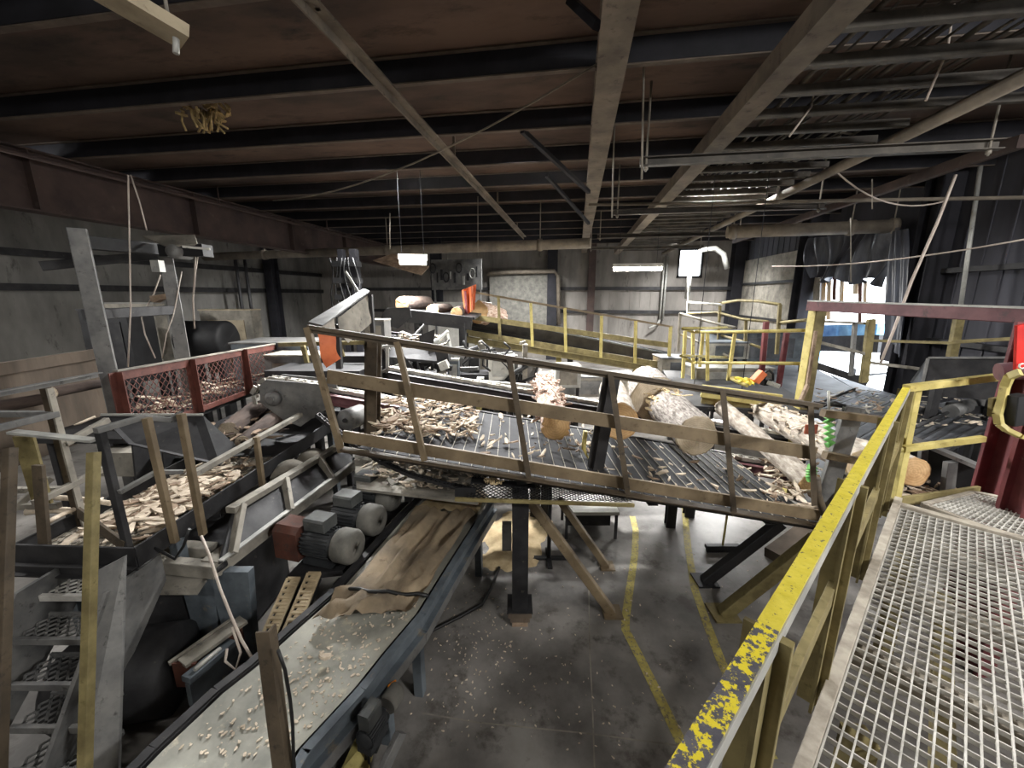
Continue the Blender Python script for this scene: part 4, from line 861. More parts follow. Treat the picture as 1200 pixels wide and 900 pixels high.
mf = thing('motor_ledge', 'dark steel ledge carrying the row of drive motors', 'ledge', L(-2.0,4.1,0))
m = MB(); m.prism([at(335,676,f=3.35), at(402,668,f=3.35), at(480,588,f=4.9), at(420,588,f=4.95)], -UP*.06); m.o('ledge', 'steel_dark', mf)
for (x,y,f) in ((350,690,3.3),(400,690,3.35),(445,640,4.3)):
    p = at(x,y,f=f); m = MB(); m.bar(V((p.x,p.y,0)), V((p.x,p.y,p.z+.08)), .1, .1); m.o('leg', 'steel_dark', mf)
# energy chains (two beige link strips)
for k, (p0, p1) in enumerate((((344,678),(312,752)),((368,672),(338,745)))):
    a, b2 = at(p0[0],p0[1],f=3.15), at(p1[0],p1[1],f=2.6); s = RT*.055; m = MB(); n_ = 9; d = (b2-a).normalized(); nn = d.cross(RT).normalized()
    m.bar(a - s, b2 - s, .02, .02); m.bar(a + s, b2 + s, .02, .02)
    for i in range(n_+1):
        q = lerp(a,b2,i/n_); m.bar(q - s, q + s, .03, .02); 
        if i < n_: q2 = lerp(a,b2,(i+.5)/n_); m.bar(q2 - s*.3 , q2 + s*.9, .035, .015)
    m.o('cable_carrier', 'energy_chain', label=['left beige plastic cable carrier strip below the nearest motor', 'right beige plastic cable carrier strip below the nearest motor'][k], cat='cable carrier', group='cable carriers')
    m = MB(); m.prism([a - s*1.1 - UP*.05, a + s*1.1 - UP*.05, b2 + s*1.1 - UP*.05, b2 - s*1.1 - UP*.05], -UP*.02); m.o('carrier_tray', 'black', label=['black tray under the left cable carrier', 'black tray under the right cable carrier'][k], cat='tray')
# orange chute in the dark pit
oc = thing('rusty_chute', 'rusty orange open chute box in the dark pit beside the belt', 'chute', at(225,800,f=2.45))
A, B = at(198,778,f=2.55), at(272,726,f=2.95)
m = MB(); m.bar(A, B, .03, .03); m.bar(A + UP*.0 + RT*.1, B + RT*.1, .12, .03); m.o('flange', 'frame_dust', oc)
m = MB(); m.prism([A + RT*.06, B + RT*.06, B + RT*.06 - UP*.22, A + RT*.06 - UP*.22], RT*.02); m.prism([A + RT*.02, A + RT*.2, A + RT*.2 - UP*.22, A + RT*.02 - UP*.22], FW*.02); m.o('side', 'orange_box', oc)
m = MB(); A2, B2 = at(218,797,f=2.45), at(272,752,f=2.8); m.bar(A2, B2, .09, .05); m.bar(A2 - UP*.14, B2 - UP*.14, .05, .2); m.o('lower_channel', 'frame_blue', oc)
m = MB(); m.tube(at(228,785,f=2.5), at(258,760,f=2.7), .018, 8); m.o('bright_rod', 'steel_pale', oc)
m = MB(); m.sm = True; cc = at(165,800,f=2.6); m.lathe(cc - RT*.55, RT + FW*.2, [(0,.001),(0,.3),(.05,.34),(.75,.34),(.8,.2),(.8,.001)], 26); m.o('dusty_drum', 'steel_dark', label='dust-covered round drum in the dark pit behind the stair', cat='drum')
block('pit_machine', 'dark machine block under the left walkway', 'machine', L(-3.2,3.6,.45), 1.2, 1.0, .8, 'steel_dark')
m = MB(); m.path([at(x,y,f=f) for x,y,f in ((236,628,3.0),(245,650,2.9),(258,690,2.75),(270,720,2.65),(283,750,2.55),(296,772,2.5),(305,775,2.5))], .011, 8); m.o('hanging_cable', 'cable', label='pale cable hanging from the walkway past the blue frame leg', cat='cable')
m = MB(); m.path([at(x,y,f=f) for x,y,f in ((272,735,2.6),(282,765,2.5),(276,785,2.45),(264,775,2.45),(266,760,2.5))], .009, 8); m.o('hanging_cable', 'cable', label='pale cable loop beside the rusty chute', cat='cable')
m = MB(); m.path([at(x,y,f=2.9) for x,y in ((178,640),(205,655),(215,640),(222,620))], .012, 6); m.o('hanging_cable', 'cable_black', label='short black cable looped under the guardrail posts', cat='cable')
# belt conveyor ----------------------------------------------------------------
ZB = .78
bc = thing('belt_conveyor', 'long flat rubber belt conveyor strewn with sawdust at the bottom left', 'conveyor', at(400,750,z=0))
# belt edges in survey coordinates
e_r = [at(x,y,z=ZB) for x,y in ((300,960),(347,880),(415,807),(447,767),(487,720),(515,675),(560,605),(575,583))]
e_l = [at(x,y,z=ZB) for x,y in ((90,985),(190,880),(262,812),(300,782),(352,735),(395,697),(480,600),(520,562))]
def strip(m, A, B, sag=.05, nv=10, bump=0, z=0):
    n_ = 6; rows = []
    pts = []
    for i in range(len(A)-1):
        for k in range(n_): pts.append((lerp(A[i],A[i+1],k/n_), lerp(B[i],B[i+1],k/n_)))
    pts.append((A[-1],B[-1]))
    for i, (p, q) in enumerate(pts):
        rows.append([m.bm.verts.new(lerp(p,q,j/nv) - UP*(sag*math.sin(PI*j/nv)) + UP*(z + bump*noise.noise(V((i*.35, j*.5, 4))))) for j in range(nv+1)])
    for r0, r1 in zip(rows, rows[1:]):
        for j in range(nv): m.face([r0[j], r0[j+1], r1[j+1], r1[j]])
m = MB(); m.sm = True; strip(m, e_l, e_r); m.o('belt', 'belt', bc)
m = MB(); m.sm = True; strip(m, [lerp(a_,b_,.06) for a_,b_ in zip(e_l[6:],e_r[6:])], [lerp(a_,b_,.96) for a_,b_ in zip(e_l[6:],e_r[6:])], -.02, 14, .09, .03); m.o('sawdust_layer', 'sawdust', label='sawdust layer heaped on the far end of the rubber belt', cat='sawdust', kind='stuff')
m = MB(); m.sm = True; strip(m, [lerp(a_,b_,.1) for a_,b_ in zip(e_l[4:7],e_r[4:7])], [lerp(a_,b_,.97) for a_,b_ in zip(e_l[4:7],e_r[4:7])], .0, 16, .14, .06); m.o('crumpled_mat', 'belt_dust', label='crumpled brown mat lying on the belt', cat='mat')
for E, sg, nm in ((e_r, 1, 'right'), (e_l, -1, 'left')):
    m = MB()
    for p, q in zip(E, E[1:]): m.chan(p + RT*.03*sg - UP*.07, q + RT*.03*sg - UP*.07, .06*sg, .18, .012)
    m.o('side_frame', 'frame_blue' if sg > 0 else 'steel_dark', bc)
m = MB()
for p, q in zip(e_r, e_r[1:]): m.bar(p + RT*.05 - UP*.22, q + RT*.05 - UP*.22, .06, .1)
m.o('lower_rail', 'steel_grey', bc)
m = MB(); strip(m, [p - UP*.3 for p in e_l], [p - UP*.3 for p in e_r], .0, 4); m.o('return_belt', 'rubber', bc)
for i in (1, 3, 4, 6):
    for E in (e_l, e_r):
        p = E[i]; m = MB(); m.bar(V((p.x,p.y,0)), p - UP*.15, .08, .08); m.o('leg', 'frame_blue', bc)
for i in range(1, 7):
    m = MB(); m.tube(lerp(e_l[i],e_r[i],.04) - UP*.12, lerp(e_l[i],e_r[i],.96) - UP*.12, .05, 12); m.o('idler_roller', 'steel_dark', bc)
m = MB(); m.path([lerp(at(408,690,z=ZB+.07), at(502,698,z=ZB+.05), k/8) + V((0,0,.012*math.sin(k*2))) for k in range(9)], .016, 6); m.o('belt_splice', 'cable_black', bc, label='black splice line')
m = MB()
for k in range(420):
    a_ = random.random(); v = random.uniform(.1,.95); i = int(a_*4); fr_ = a_*4 - i; p = lerp(lerp(e_l[1+i],e_l[2+i],fr_), lerp(e_r[1+i],e_r[2+i],fr_), v) - UP*(.05*math.sin(PI*v) - .004)
    s = random.uniform(.006,.02); m.chip(p, s*1.8, s, .004, random.uniform(0,6), .2)
m.chip(at(381,772,z=ZB-.01), .1, .05, .02, .4)
m.o('belt_chips', 'bark_chip', label='pale wood crumbs scattered over the rubber belt', cat='wood chips', kind='stuff')
m = MB(); p = at(447,800,z=.62); q = at(441,812,z=.58); m.bar(p + RT*.075, q + RT*.08 - UP*.08, .01, .08); m.o('warning_sticker', 'sticker_orange', bc, label='small orange and yellow warning sticker')
# small gear motor on the belt side
motor(at(464,810,f=2.3), .07, .2, 'small grey gear motor hung on the right side of the belt conveyor', gear=False, axis=(FW*.9 + RT*.3), scale=.7)
t = thing('belt_tensioner', 'rusty bracket plate with a yellow guard beside the small gear motor', 'bracket', at(445,860,f=2.2))
m = MB(); m.bar(at(448,905,f=2.05), at(470,858,f=2.2), .04, .1); m.o('bracket', 'steel_grey', t)
m = MB(); m.plate([at(400,905,f=2.15), at(432,905,f=2.15), at(446,850,f=2.35), at(425,850,f=2.4)], .02); m.o('guard_plate', 'yellow', t)
m = MB(); m.tube(at(436,880,f=2.2), at(448,850,f=2.3), .04, 12); m.o('cylinder', 'frame_blue', t)
m = MB(); m.path([at(x,y,f=2.2) for x,y in ((432,795),(424,815),(420,840),(428,865),(430,905))], .014, 6); m.path([at(x,y,f=2.18) for x,y in ((446,818),(430,830),(426,860),(434,900))], .01, 6); m.o('motor_cable', 'cable_black', label='black cables looping below the small gear motor', cat='cable')
# foreground stand post with cable
t = thing('sensor_post', 'dark steel angle post standing in front of the belt at the bottom edge', 'post', at(330,930,f=1.75))
a, b2 = at(315,741,f=1.6), at(338,930,f=1.5); m = MB(); m.angle(a, b2, .065, .06, .01, up=-FW); m.o('upright', 'brown_dark', t)
m = MB(); m.bar(b2 - UP*.1, b2, .09, .08); m.box(b2 - UP*.1, .16, .16, .02); m.o('base', 'steel_dark', t)
m = MB(); m.path([at(x,y,f=1.55) for x,y in ((326,762),(334,785),(340,820),(343,850),(344,890),(348,930))], .008, 8); m.o('post_cable', 'cable_black', t)
# ================================================================== RIGHT PLATFORM
ZP = 1.55
c0 = at(1046,588,z=ZP); n0 = at(905,960,z=ZP); dl = (n0-c0).normalized(); ds = UP.cross(dl).normalized()      # along the rail towards the eye, and across to the right
if ds.dot(RT) < 0: ds = -ds
pf = thing('grating_platform', 'bar-grating platform floor at the lower right corner', 'platform', c0)
def gp(a, b, z=0): return c0 + dl*a + ds*b + UP*z
def grating(name, o, da, db, na, nb, pa, pb, z, mt, t=.011, hh=.028):
    m = MB()
    for i in range(int(na/pa)+1): p = o + da*(i*pa); m.bar(p, p + db*nb, t, hh)
    for j in range(int(nb/pb)+1): p = o + db*(j*pb); m.bar(p + UP*.006, p + da*na + UP*.006, t*1.15, hh*.7)
    return m.o(name, mt, pf)
LN = (n0-c0).length + .5
grating('grating_panel', gp(.12,.06), dl, ds, LN, 2.4, .07, .042, ZP, 'grate', .006, .022)
g2 = gp(.12, .62)
far_o = at(1088,590,z=ZP); fd = (at(1215,560,z=ZP)-far_o).normalized(); fs = UP.cross(fd).normalized()
if fs.dot(FW) < 0: fs = -fs
m = MB(); m.bar(gp(-.02,.03,.02), gp(LN,.03,.02), .05, .06); m.bar(gp(.08,.03,.01), gp(.08,2.5,.01), .07, .05); m.o('edge_band', 'grate_dusty', pf)
for a in (.62, 1.35, 2.1):
    m = MB(); m.bar(gp(a,.06,-.06), gp(a,2.5,-.06), .09, .08); m.o('support_bar', 'grate_dusty', pf)
m = MB(); m.bar(gp(1.1,.35,-.12), gp(LN,.5,-.5), .08, .08); m.o('under_brace', 'yellow_dirty', pf)
for (a, b) in ((.2,.15),(.2,2.3),(2.6,2.3),(2.6,.15)):
    p = gp(a,b); m = MB(); m.bar(V((p.x,p.y,0)), p - UP*.06, .1, .1); m.o('leg', 'yellow_dirty', pf)
m = MB(); A, B, D, E = at(1082,592,z=ZP-.01), at(1140,578,z=ZP-.01), at(1260,600,z=ZP-.01), at(1260,660,z=ZP-.01)
pg = thing('slanting_grating', 'second grating panel with fine slanting bars behind the main platform grating', 'grating', (A+E)/2)
m = MB()
P4 = lambda u, v: (A*(1-u)+B*u)*(1-v) + (E*(1-u)+D*u)*v
for k in range(13): m.bar(P4(k/12,0), P4(k/12,1), .007, .022)
for k in range(23): m.bar(P4(0,k/22), P4(1,k/22), .006, .02)
m.o('bars', 'grate', pg); m = MB()
for p, q in ((P4(0,0),P4(1,0)),(P4(0,0),P4(0,1)),(P4(1,0),P4(1,1))): m.bar(p, q, .04, .04)
m.o('frame_bar', 'grate_dusty', pg)
# yellow railing of the platform
yr = thing('yellow_railing', 'chipped bright yellow angle railing along the right platform', 'railing', c0)
ct = at(1062,455,f=(c0-EYE).dot(FW)); zt = ct.z
nt = at(814,884,z=zt); dt = (nt-ct).normalized(); FT = ct + dt*((nt-ct).length + .25)
m = MB(); SP = .85; mid = lerp(ct, FT, SP)
m.prof(ct, mid, [(-.022,-.004),(.022,-.004),(.022,.007),(-.022,.007)]); m.o('top_rail', 'yellow_chip', yr, label='top flange with chipped yellow paint')
m = MB(); m.prof(mid, FT, [(-.022,-.004),(.022,-.004),(.022,.007),(-.022,.007)]); m.o('top_rail', 'yellow_worn', yr, label='top flange worn to bare steel with yellow flecks')
sdr = dt.cross(UP).normalized(); sdr = sdr if sdr.dot(RT) > 0 else -sdr
m = MB(); m.bar(ct + sdr*.022 - UP*.022, FT + sdr*.022 - UP*.022, .007, .045); m.o('rail_flange', 'steel_pale', yr)
mz = at(1045,527,f=(c0-EYE).dot(FW)).z
m = MB(); a = at(1058,508,z=mz+.05); b2 = at(868,925,z=mz); m.bar(lerp(a,b2,-.02), b2, .03, .085); m.o('mid_rail', 'yellow_dirty', yr)
for k, t_ in enumerate((0, .3, .62, .9)):
    top = lerp(ct, nt, t_); p = V((top.x, top.y, ZP-.12)) + sdr*.02
    m = MB(); m.angle(p, top + sdr*.02 - UP*.01, .07, .07, .012, up=-dt); m.bar(p, top + sdr*.02 - UP*.02, .06, .025, up=-dt); m.o('post', 'yellow_dirty', yr)
# far side of the platform
p1 = at(1176,441,f=3.35); q0 = ct + RT*.02
m = MB(); m.bar(ct, p1, .06, .055); m.o('top_rail', 'yellow', yr)
m = MB(); m.bar(at(1058,526,f=3.2), at(1152,514,f=3.3), .05, .05); m.o('mid_rail', 'yellow', yr)
m = MB(); m.bar(at(1074,457,f=3.25), at(1049,586,f=3.25), .055, .05, up=FW); m.o('post', 'yellow', yr)
m = MB(); m.bar(at(1040,590,f=3.2), at(1146,575,f=3.4), .03, .09); m.o('toe_board', 'yellow_dirty', yr)
m = MB(); m.tube(at(1050,527,f=3.22), at(1062,525,f=3.22), .03, 10); m.o('rail_stub', 'yellow', yr)
# curved yellow handrail by the red column
ch_ = thing('curved_handrail', 'curved yellow flat-bar handrail before the maroon column at the right edge', 'handrail', at(1175,490,f=2.9))
pts = [at(x,y,f=f) for x,y,f in ((1196,436,2.8),(1183,441,2.85),(1178,452,2.9),(1174,470,2.9),(1169,485,2.9),(1171,497,2.88),(1180,504,2.85),(1195,511,2.8),(1225,520,2.75))]
m = MB()
for p, q in zip(pts, pts[1:]): m.bar(p, q, .03, .05, up=FW)
m.o('bent_bar', 'yellow', ch_); m = MB(); m.bar(at(1167,466,f=2.95), at(1165,487,f=2.95), .08, .03, up=FW); m.o('bracket', 'yellow_dirty', ch_)
# maroon columns and beam
col = thing('red_column', 'maroon steel column at the right edge of the platform', 'column', at(1160,578,f=3.5))
b0, t0 = at(1166,580,f=3.5), at(1199,378,f=3.5); b0g = b0 + (b0-t0)*1.6
m = MB(); m.ibeam(V((b0.x,b0.y,0)), V((b0.x,b0.y,t0.z)), .24, .22, .025, up=FW); m.box(V((b0.x,b0.y,1.2)), .3,.3,.03); m.o('column_shaft', 'red_col', col)
col2 = thing('red_column', 'bright red column with a white mark cut by the right frame edge', 'column', at(1200,580,f=3.2))
b3 = at(1206,560,f=3.0); m = MB(); m.ibeam(V((b3.x,b3.y,0)), V((b3.x,b3.y,3.35)), .16, .2, .03, up=FW); m.o('column_shaft', 'red_col', col2)
m = MB(); m.bar(at(1198,380,f=2.9), at(1196,432,f=2.9), .09, .02, up=FW); m.o('red_cover', 'red_bright', col2)
m = MB(); m.path([at(1199,426,f=2.87), at(1195,427,f=2.87), at(1194,430,f=2.87), at(1197,432,f=2.87), at(1200,431,f=2.87)], .006, 6); m.o('white_mark', 'white_paint', col2)
m = MB(); m.tube(at(1170,436,f=3.1), at(1225,432,f=3.0), .07, 12); m.o('maroon_pipe', 'maroon', label='short maroon pipe behind the curved yellow handrail', cat='pipe')
m = MB(); m.bar(at(1193,463,f=2.85), at(1189,497,f=2.85), .09, .08, up=FW); m.o('black_clamp', 'black', label='black clamp on the bright red column', cat='clamp')
bm_ = thing('maroon_beam', 'long maroon box beam at eye level across the right', 'beam', at(1080,362,f=5))
m = MB(); m.bar(at(950,358,f=6.2), at(1215,370,f=3.8), .14, .15); m.o('beam_run', 'maroon', bm_)
m = MB(); m.bar(at(950,352.5,f=6.2), at(1215,361,f=3.8), .12, .02); m.o('top_edge', 'steel_pale', bm_)
yp = thing('yellow_post', 'thick yellow post carrying the left end of the maroon beam', 'post', at(940,470,f=6.2))
b4 = at(942,470,f=6.2); m = MB(); m.bar(V((b4.x,b4.y,0)), V((b4.x,b4.y,at(945,353,f=6.2).z)), .16, .14, up=FW); m.o('shaft', 'yellow_dirty', yp)
m = MB(); m.bar(V((b4.x-.085,b4.y-.0,0)), V((b4.x-.085,b4.y,at(945,353,f=6.2).z)), .012, .15, up=FW); m.o('bright_face', 'yellow', yp)
# thin railings at the right
tr_ = thing('thin_railing', 'thin worn yellow railing behind the maroon beam', 'railing', at(1010,440,f=6.5))
for (x0,y0,x1,y1,w,mt) in ((1021,374,1012,448,.12,'yellow_dirty'),(1002,378,997,440,.05,'steel_grey'),(957,380,949,436,.05,'yellow_dirty')):
    m = MB(); m.bar(at(x0,y0,f=6.6), at(x1,y1,f=6.6), w, .06, up=FW); m.o('post', mt, tr_)
m = MB(); m.bar(at(948,376,f=6.4), at(1016,379,f=6.7), .04, .04); m.o('rail', 'frame_dust', tr_)
m = MB(); m.bar(at(1016,399,f=6.6), at(1115,402,f=6.2), .035, .04); m.bar(at(1115,401,f=6.2), at(1185,397,f=5.8), .04, .05); m.o('rail', 'yellow_dirty', tr_)
m = MB(); m.bar(at(955,400,f=6.4), at(1015,415,f=6.6), .04, .05); m.bar(at(1012,424,f=6.6), at(1076,432,f=6.6), .04, .05); m.o('rail', 'frame_dust', tr_)
m = MB(); m.bar(at(956,428,f=7.2), at(1016,448,f=6.9), .08, .12); m.o('lower_beam', 'steel_dark', tr_)
m = MB(); m.bar(at(956,388,f=5.6), at(946,452,f=5.4), .04, .03, up=FW); m.bar(at(946,452,f=5.4), at(938,470,f=5.2), .05, .04, up=FW); m.o('leaning_lever', 'bark_brown', label='thin brown lever leaning beside the thick yellow post', cat='lever')
# grey transfer deck plates
td = thing('transfer_deck', 'wide grey plated transfer deck strewn with dust at the right', 'deck', at(1060,500,z=1.45))
zt_ = 1.42
def dp(*pts): return [V((min(p.x, 7.05), p.y, p.z)) for p in (at(x,y,z=zt_) for x,y in pts)]
for pts in (((880,425),(935,412),(1000,455),(940,480)),((942,478),(1002,455),(1085,475),(1010,520)),((1000,440),(1110,430),(1190,470),(1086,474)),((1012,521),(1087,477),(1165,498),(1085,540)),((1088,475),(1192,470),(1240,520),(1168,500)),((905,408),(960,405),(1000,440),(940,446))):
    m = MB(); far = pts[0] in ((1000,440),(905,408)); m.plate([p - UP*(.28 if far else 0) for p in dp(*pts)], .03); m.o('deck_plate', 'deck_plate', td)
for (a, b2) in (((942,479),(1002,455)),((1012,521),(1087,476)),((1000,441),(1110,431)),((1085,540),(1168,500))):
    m = MB(); m.bar(at(a[0],a[1],z=zt_+.03), at(b2[0],b2[1],z=zt_+.03), .03, .05); m.o('divider_bar', 'steel_dark', td)
for (x,y) in ((950,470),(1075,490),(1150,480),(1000,430)):
    p = at(x,y,z=zt_); m = MB(); m.bar(V((p.x,p.y,0)), V((p.x,p.y,zt_-.04)), .12, .12); m.o('leg', 'steel_dark', td)
chips('bark_chips', 'torn bark and dust spread over the grey transfer deck', lambda: at(random.uniform(1040,1170), random.uniform(462,500), z=zt_+random.uniform(.03,.06)), 130, .04, .18, ('bark_chip','frame_dust'))
hd = thing('hydraulic_ram', 'dark hydraulic ram lying on the grey transfer deck', 'hydraulic ram', at(1110,480,z=zt_))
m = MB(); m.tube(at(1072,501,z=1.5), at(1118,480,z=1.56), .025, 10); m.o('rod', 'steel_dark', hd); m = MB(); m.tube(at(1114,482,z=1.58), at(1165,466,z=1.62), .1, 14); m.o('cylinder', 'steel_grey', hd); m = MB(); m.box(at(1130,478,z=1.56), .35, .25, .12); m.o('bracket', 'steel_dark', hd)
# front channel box of the transfer deck
fb = thing('deck_trough', 'black open trough with grey lip along the front of the transfer deck', 'trough', at(1100,570,f=4.1))
m = MB(); m.bar(at(1066,513,f=4.3), at(1150,548,f=3.9), .16, .04); m.o('lip', 'steel_grey', fb)
m = MB(); m.prism([at(1066,516,f=4.35), at(1155,552,f=3.95), at(1150,600,f=3.95), at(1070,585,f=4.35)], FW*.03); m.o('back_sheet', 'black', fb)
m = MB(); m.bar(at(1114,541,f=4.0), at(1110,575,f=4.0), .11, .06, up=FW); m.bar(at(1082,527,f=4.25), at(1080,550,f=4.25), .08, .05, up=FW); m.o('rib', 'steel_grey', fb)
m = MB(); m.plate([at(1040,585,z=1.05), at(1150,575,z=1.05), at(1120,530,z=1.05), at(1030,530,z=1.05)], .04); m.bar(at(1080,575,z=.0), at(1080,575,z=1.0)+UP*.02, .1, .1); m.o('bark_tray', 'steel_dark', label='dark tray catching bark under the platform edge', cat='tray')
chips('bark_chips', 'torn reddish bark heaped below the oval-ended log', lambda: at(random.uniform(1030,1120), random.uniform(556,590), z=1.12+random.uniform(0,.12)), 110, .06, .24, ('bark_brown','bark_chip'))
chips('bark_chips', 'torn bark lying behind the grey leaning plate', lambda: at(random.uniform(985,1040), random.uniform(540,600), z=1.2+random.uniform(0,.1)), 90, .06, .2, ('bark_chip','bark_brown'))
m = MB(); m.plate([at(975,600,z=1.15), at(1050,590,z=1.15), at(1030,535,z=1.15), at(985,540,z=1.15)], .04); p = at(1010,570,z=0); m.bar(p, V((p.x,p.y,1.14)), .12, .12); m.o('bark_tray', 'steel_dark', label='dark bark tray behind the grey leaning plate', cat='tray')
# dark bin wall at the right
db = thing('dark_bin', 'long dark steel bin side standing right of the bright gap', 'bin', at(1130,450,f=6))
m = MB(); a, b2 = at(1088,420,f=6.2), at(1230,420,f=5.2); m.prism([a, b2, b2 - UP*.6, a - UP*.6], FW*.03); m.o('side', 'steel_dark', db)
m = MB(); m.prism([a, a - UP*.6, at(1068,458,f=6.9), at(1068,447,f=6.9)], FW*.02); m.o('end', 'steel_dark', db)
m = MB(); m.bar(a + UP*.01, b2 + UP*.01, .05, .03); m.bar(a, a - UP*.6, .05, .03, up=FW); m.o('rim', 'steel_grey', db)
for (x,y) in ((1100,445),(1170,445)):
    p = at(x,y,f=5.9); m = MB(); m.bar(V((p.x,p.y,0)), V((p.x,p.y,p.z)), .1, .1); m.o('leg', 'steel_dark', db)
# ================================================================== FAR WALKWAY
FF = 10.0
fw = thing('far_walkway', 'yellow-railed inclined walkway across the far end of the mill', 'walkway', at(665,400,f=FF))
m = MB(); m.bar(at(546,341,f=FF), at(788,383,f=FF), .06, .05); m.o('top_rail', 'brown_paint', fw)
m = MB(); m.bar(at(550,371,f=FF), at(786,405,f=FF), .03, .13); m.o('mid_rail', 'yellow_dirty', fw)
m = MB(); m.bar(at(549,390,f=FF), at(790,430,f=FF), .03, .14); m.o('toe_board', 'yellow_dirty', fw)
m = MB(); m.prism([at(549,393,f=FF), at(790,433,f=FF), at(790,433,f=FF)+FW*.8, at(549,393,f=FF)+FW*.8], UP*.03); m.o('floor_plate', 'sawdust', fw)
m = MB(); m.chan(at(545,397,f=FF), at(792,437,f=FF), .08, .16, .015); m.o('stringer', 'yellow_dirty', fw)
for (x0,y0,x1,y1) in ((546,342,548,390),(584,347,586,399),(622,355,624,406),(662,361,663,413),(705,370,704,420),(745,376,744,426),(786,383,783,433)):
    m = MB(); m.bar(at(x0,y0,f=FF-.02), at(x1,y1,f=FF-.02), .07, .05, up=FW); m.o('post', 'yellow_dirty' if x0 < 600 else 'yellow', fw)
for (x, y) in ((655,415),(560,400),(745,428)):
    p = at(x,y,f=FF+.3); m = MB(); m.bar(V((p.x,p.y,0)), V((p.x,p.y,p.z)), .13, .13); m.o('leg', 'yellow', fw)
# inclined belt conveyor behind it
ib = thing('inclined_conveyor', 'dark trough conveyor running down behind the far walkway', 'conveyor', at(680,385,f=11))
a, b2 = at(540,366,f=11.2), at(800,418,f=11.2)
m = MB(); m.prism([a, b2, b2 - UP*.5, a - UP*.5], FW*.05); m.prism([a + FW*.9, b2 + FW*.9, b2 + FW*.9 - UP*.5, a + FW*.9 - UP*.5], FW*.05); m.o('side_wall', 'steel_dark', ib)
m = MB(); m.bar(a, b2, .05, .05); m.o('side_rim', 'frame_blue', ib)
m = MB(); m.prism([a - UP*.3, b2 - UP*.3, b2 - UP*.3 + FW*.9, a - UP*.3 + FW*.9], -UP*.04); m.o('belt', 'rubber', ib)
for k in (.1,.5,.9): p = lerp(a,b2,k) + FW*.4; m = MB(); m.bar(V((p.x,p.y,0)), p - UP*.45, .16, .16); m.o('leg', 'steel_dark', ib)
m = MB(); m.grid(at(541,340,f=9.9), at(558,333,f=9.9), at(556,362,f=9.9), at(545,371,f=9.9), 14, 10, lambda u, v: -FW*.06*math.sin(u*12)); m.o('orange_flap', 'orange', label='orange hanging curtain at the head of the far walkway', cat='flap')
m = MB(); m.bar(at(545,341,f=9.85), at(547,372,f=9.85), .06, .05, up=FW); m.o('flap_frame', 'red_col', label='dark red post edging the orange hanging curtain', cat='post')
log(at(561,366,f=11.0), at(585,372,f=11.9), .3, .28, 'bark_red', 'end_tan', 'big tan log behind the first posts of the far walkway', 21, .1)
# back log deck at the left of the far walkway
bd = thing('back_deck', 'dark deck with a rounded steel nose carrying logs at the left back', 'deck', at(500,375,f=9))
m = MB(); m.prism([at(x,y,f=8.6) for x,y in ((446,372),(453,361),(480,360),(482,372),(466,385),(458,383))], FW*.05); m.o('nose_plate', 'steel_dark', bd)
m = MB(); m.bar(at(478,370,f=8.7), at(553,379,f=8.7), .12, .28); m.o('front_beam', 'steel_dark', bd)
m = MB(); m.prism([at(478,364,f=8.7), at(556,372,f=8.7), at(556,372,f=8.7)+FW*2, at(478,364,f=8.7)+FW*2], -UP*.05); m.o('deck_plate', 'black', bd)
for (x,f) in ((542,8.7),(490,8.8),(545,10.5)):
    p = at(x,378,f=f); m = MB(); m.bar(V((p.x,p.y,0)), p, .14, .14); m.o('leg', 'steel_dark', bd)
log(at(471,356,f=8.9), at(500,355,f=10.4), .16, .17, 'bark_dark', 'end_tan', 'dark log lying farthest left on the back deck', 22, .06)
log(at(507,364,f=8.9), at(525,362,f=10.6), .14, .14, 'bark_dark', 'end_tan', 'dark log with round tan end in the middle of the back deck', 23, .06)
log(at(535,367,f=8.9), at(541,363,f=10.6), .13, .13, 'bark_dark', 'end_tan', 'dark log with round tan end nearest the orange hanging curtain', 24, .06)
# yellow cage of railings at the back right ------------------------------------
def frame(name, label, f0, f1, top, mid, bot, posts, mt, w=.06):
    """rails through pixel polylines with depth from f0 at the first to f1 at the last point"""
    t = thing(name, label, 'railing', at(posts[0][0], posts[0][3], f=f0))
    def dep(x, xs): 
        a, b = xs; return f0 if abs(b-a) < 1 else f0 + (f1-f0)*(x-a)/(b-a)
    xs = (top[0][0], top[-1][0])
    for nm, pl in (('top_rail', top), ('mid_rail', mid), ('bottom_rail', bot)):
        if not pl: continue
        m = MB(); P = [at(x,y,f=dep(x,xs)) for x,y in pl]
        m.path(P, w*.5, 8); m.o(nm, mt, t)
    for (x0,y0,x1,y1) in posts:
        f = dep(x0, xs); m = MB(); m.bar(at(x0,y0,f=f), at(x1,y1,f=f), w, w*.8, up=FW); m.o('post', mt, t)
    return t
frame('cage_railing', 'long yellow railing at the front of the guard cage', 7.6, 6.3, [(812,389),(860,389),(950,387)], [(812,425),(945,426)], [], [(812,389,812,444),(829,391,829,446),(861,391,853,446)], 'yellow', .055)
frame('cage_railing', 'short yellow railing turning the left corner of the guard cage', 7.6, 9.2, [(812,389),(800,385),(862,384)], [(810,424),(798,417),(856,419)], [], [(803,388,800,443),(824,388,820,430)], 'yellow', .055)
frame('cage_railing', 'grey upper rail sloping down behind the guard cage', 10.2, 8.6, [(797,367),(830,377),(862,384)], [(796,391),(828,405),(856,419)], [], [(797,367,795,412),(822,375,819,388)], 'frame_dust', .06)
frame('cage_railing', 'worn yellow rail ending at the dull red post', 11, 8.4, [(806,367),(840,366),(870,374),(900,377)], [(842,392),(870,400),(896,409)], [], [(844,354,841,408),(874,376,873,420)], 'yellow_dirty', .06)
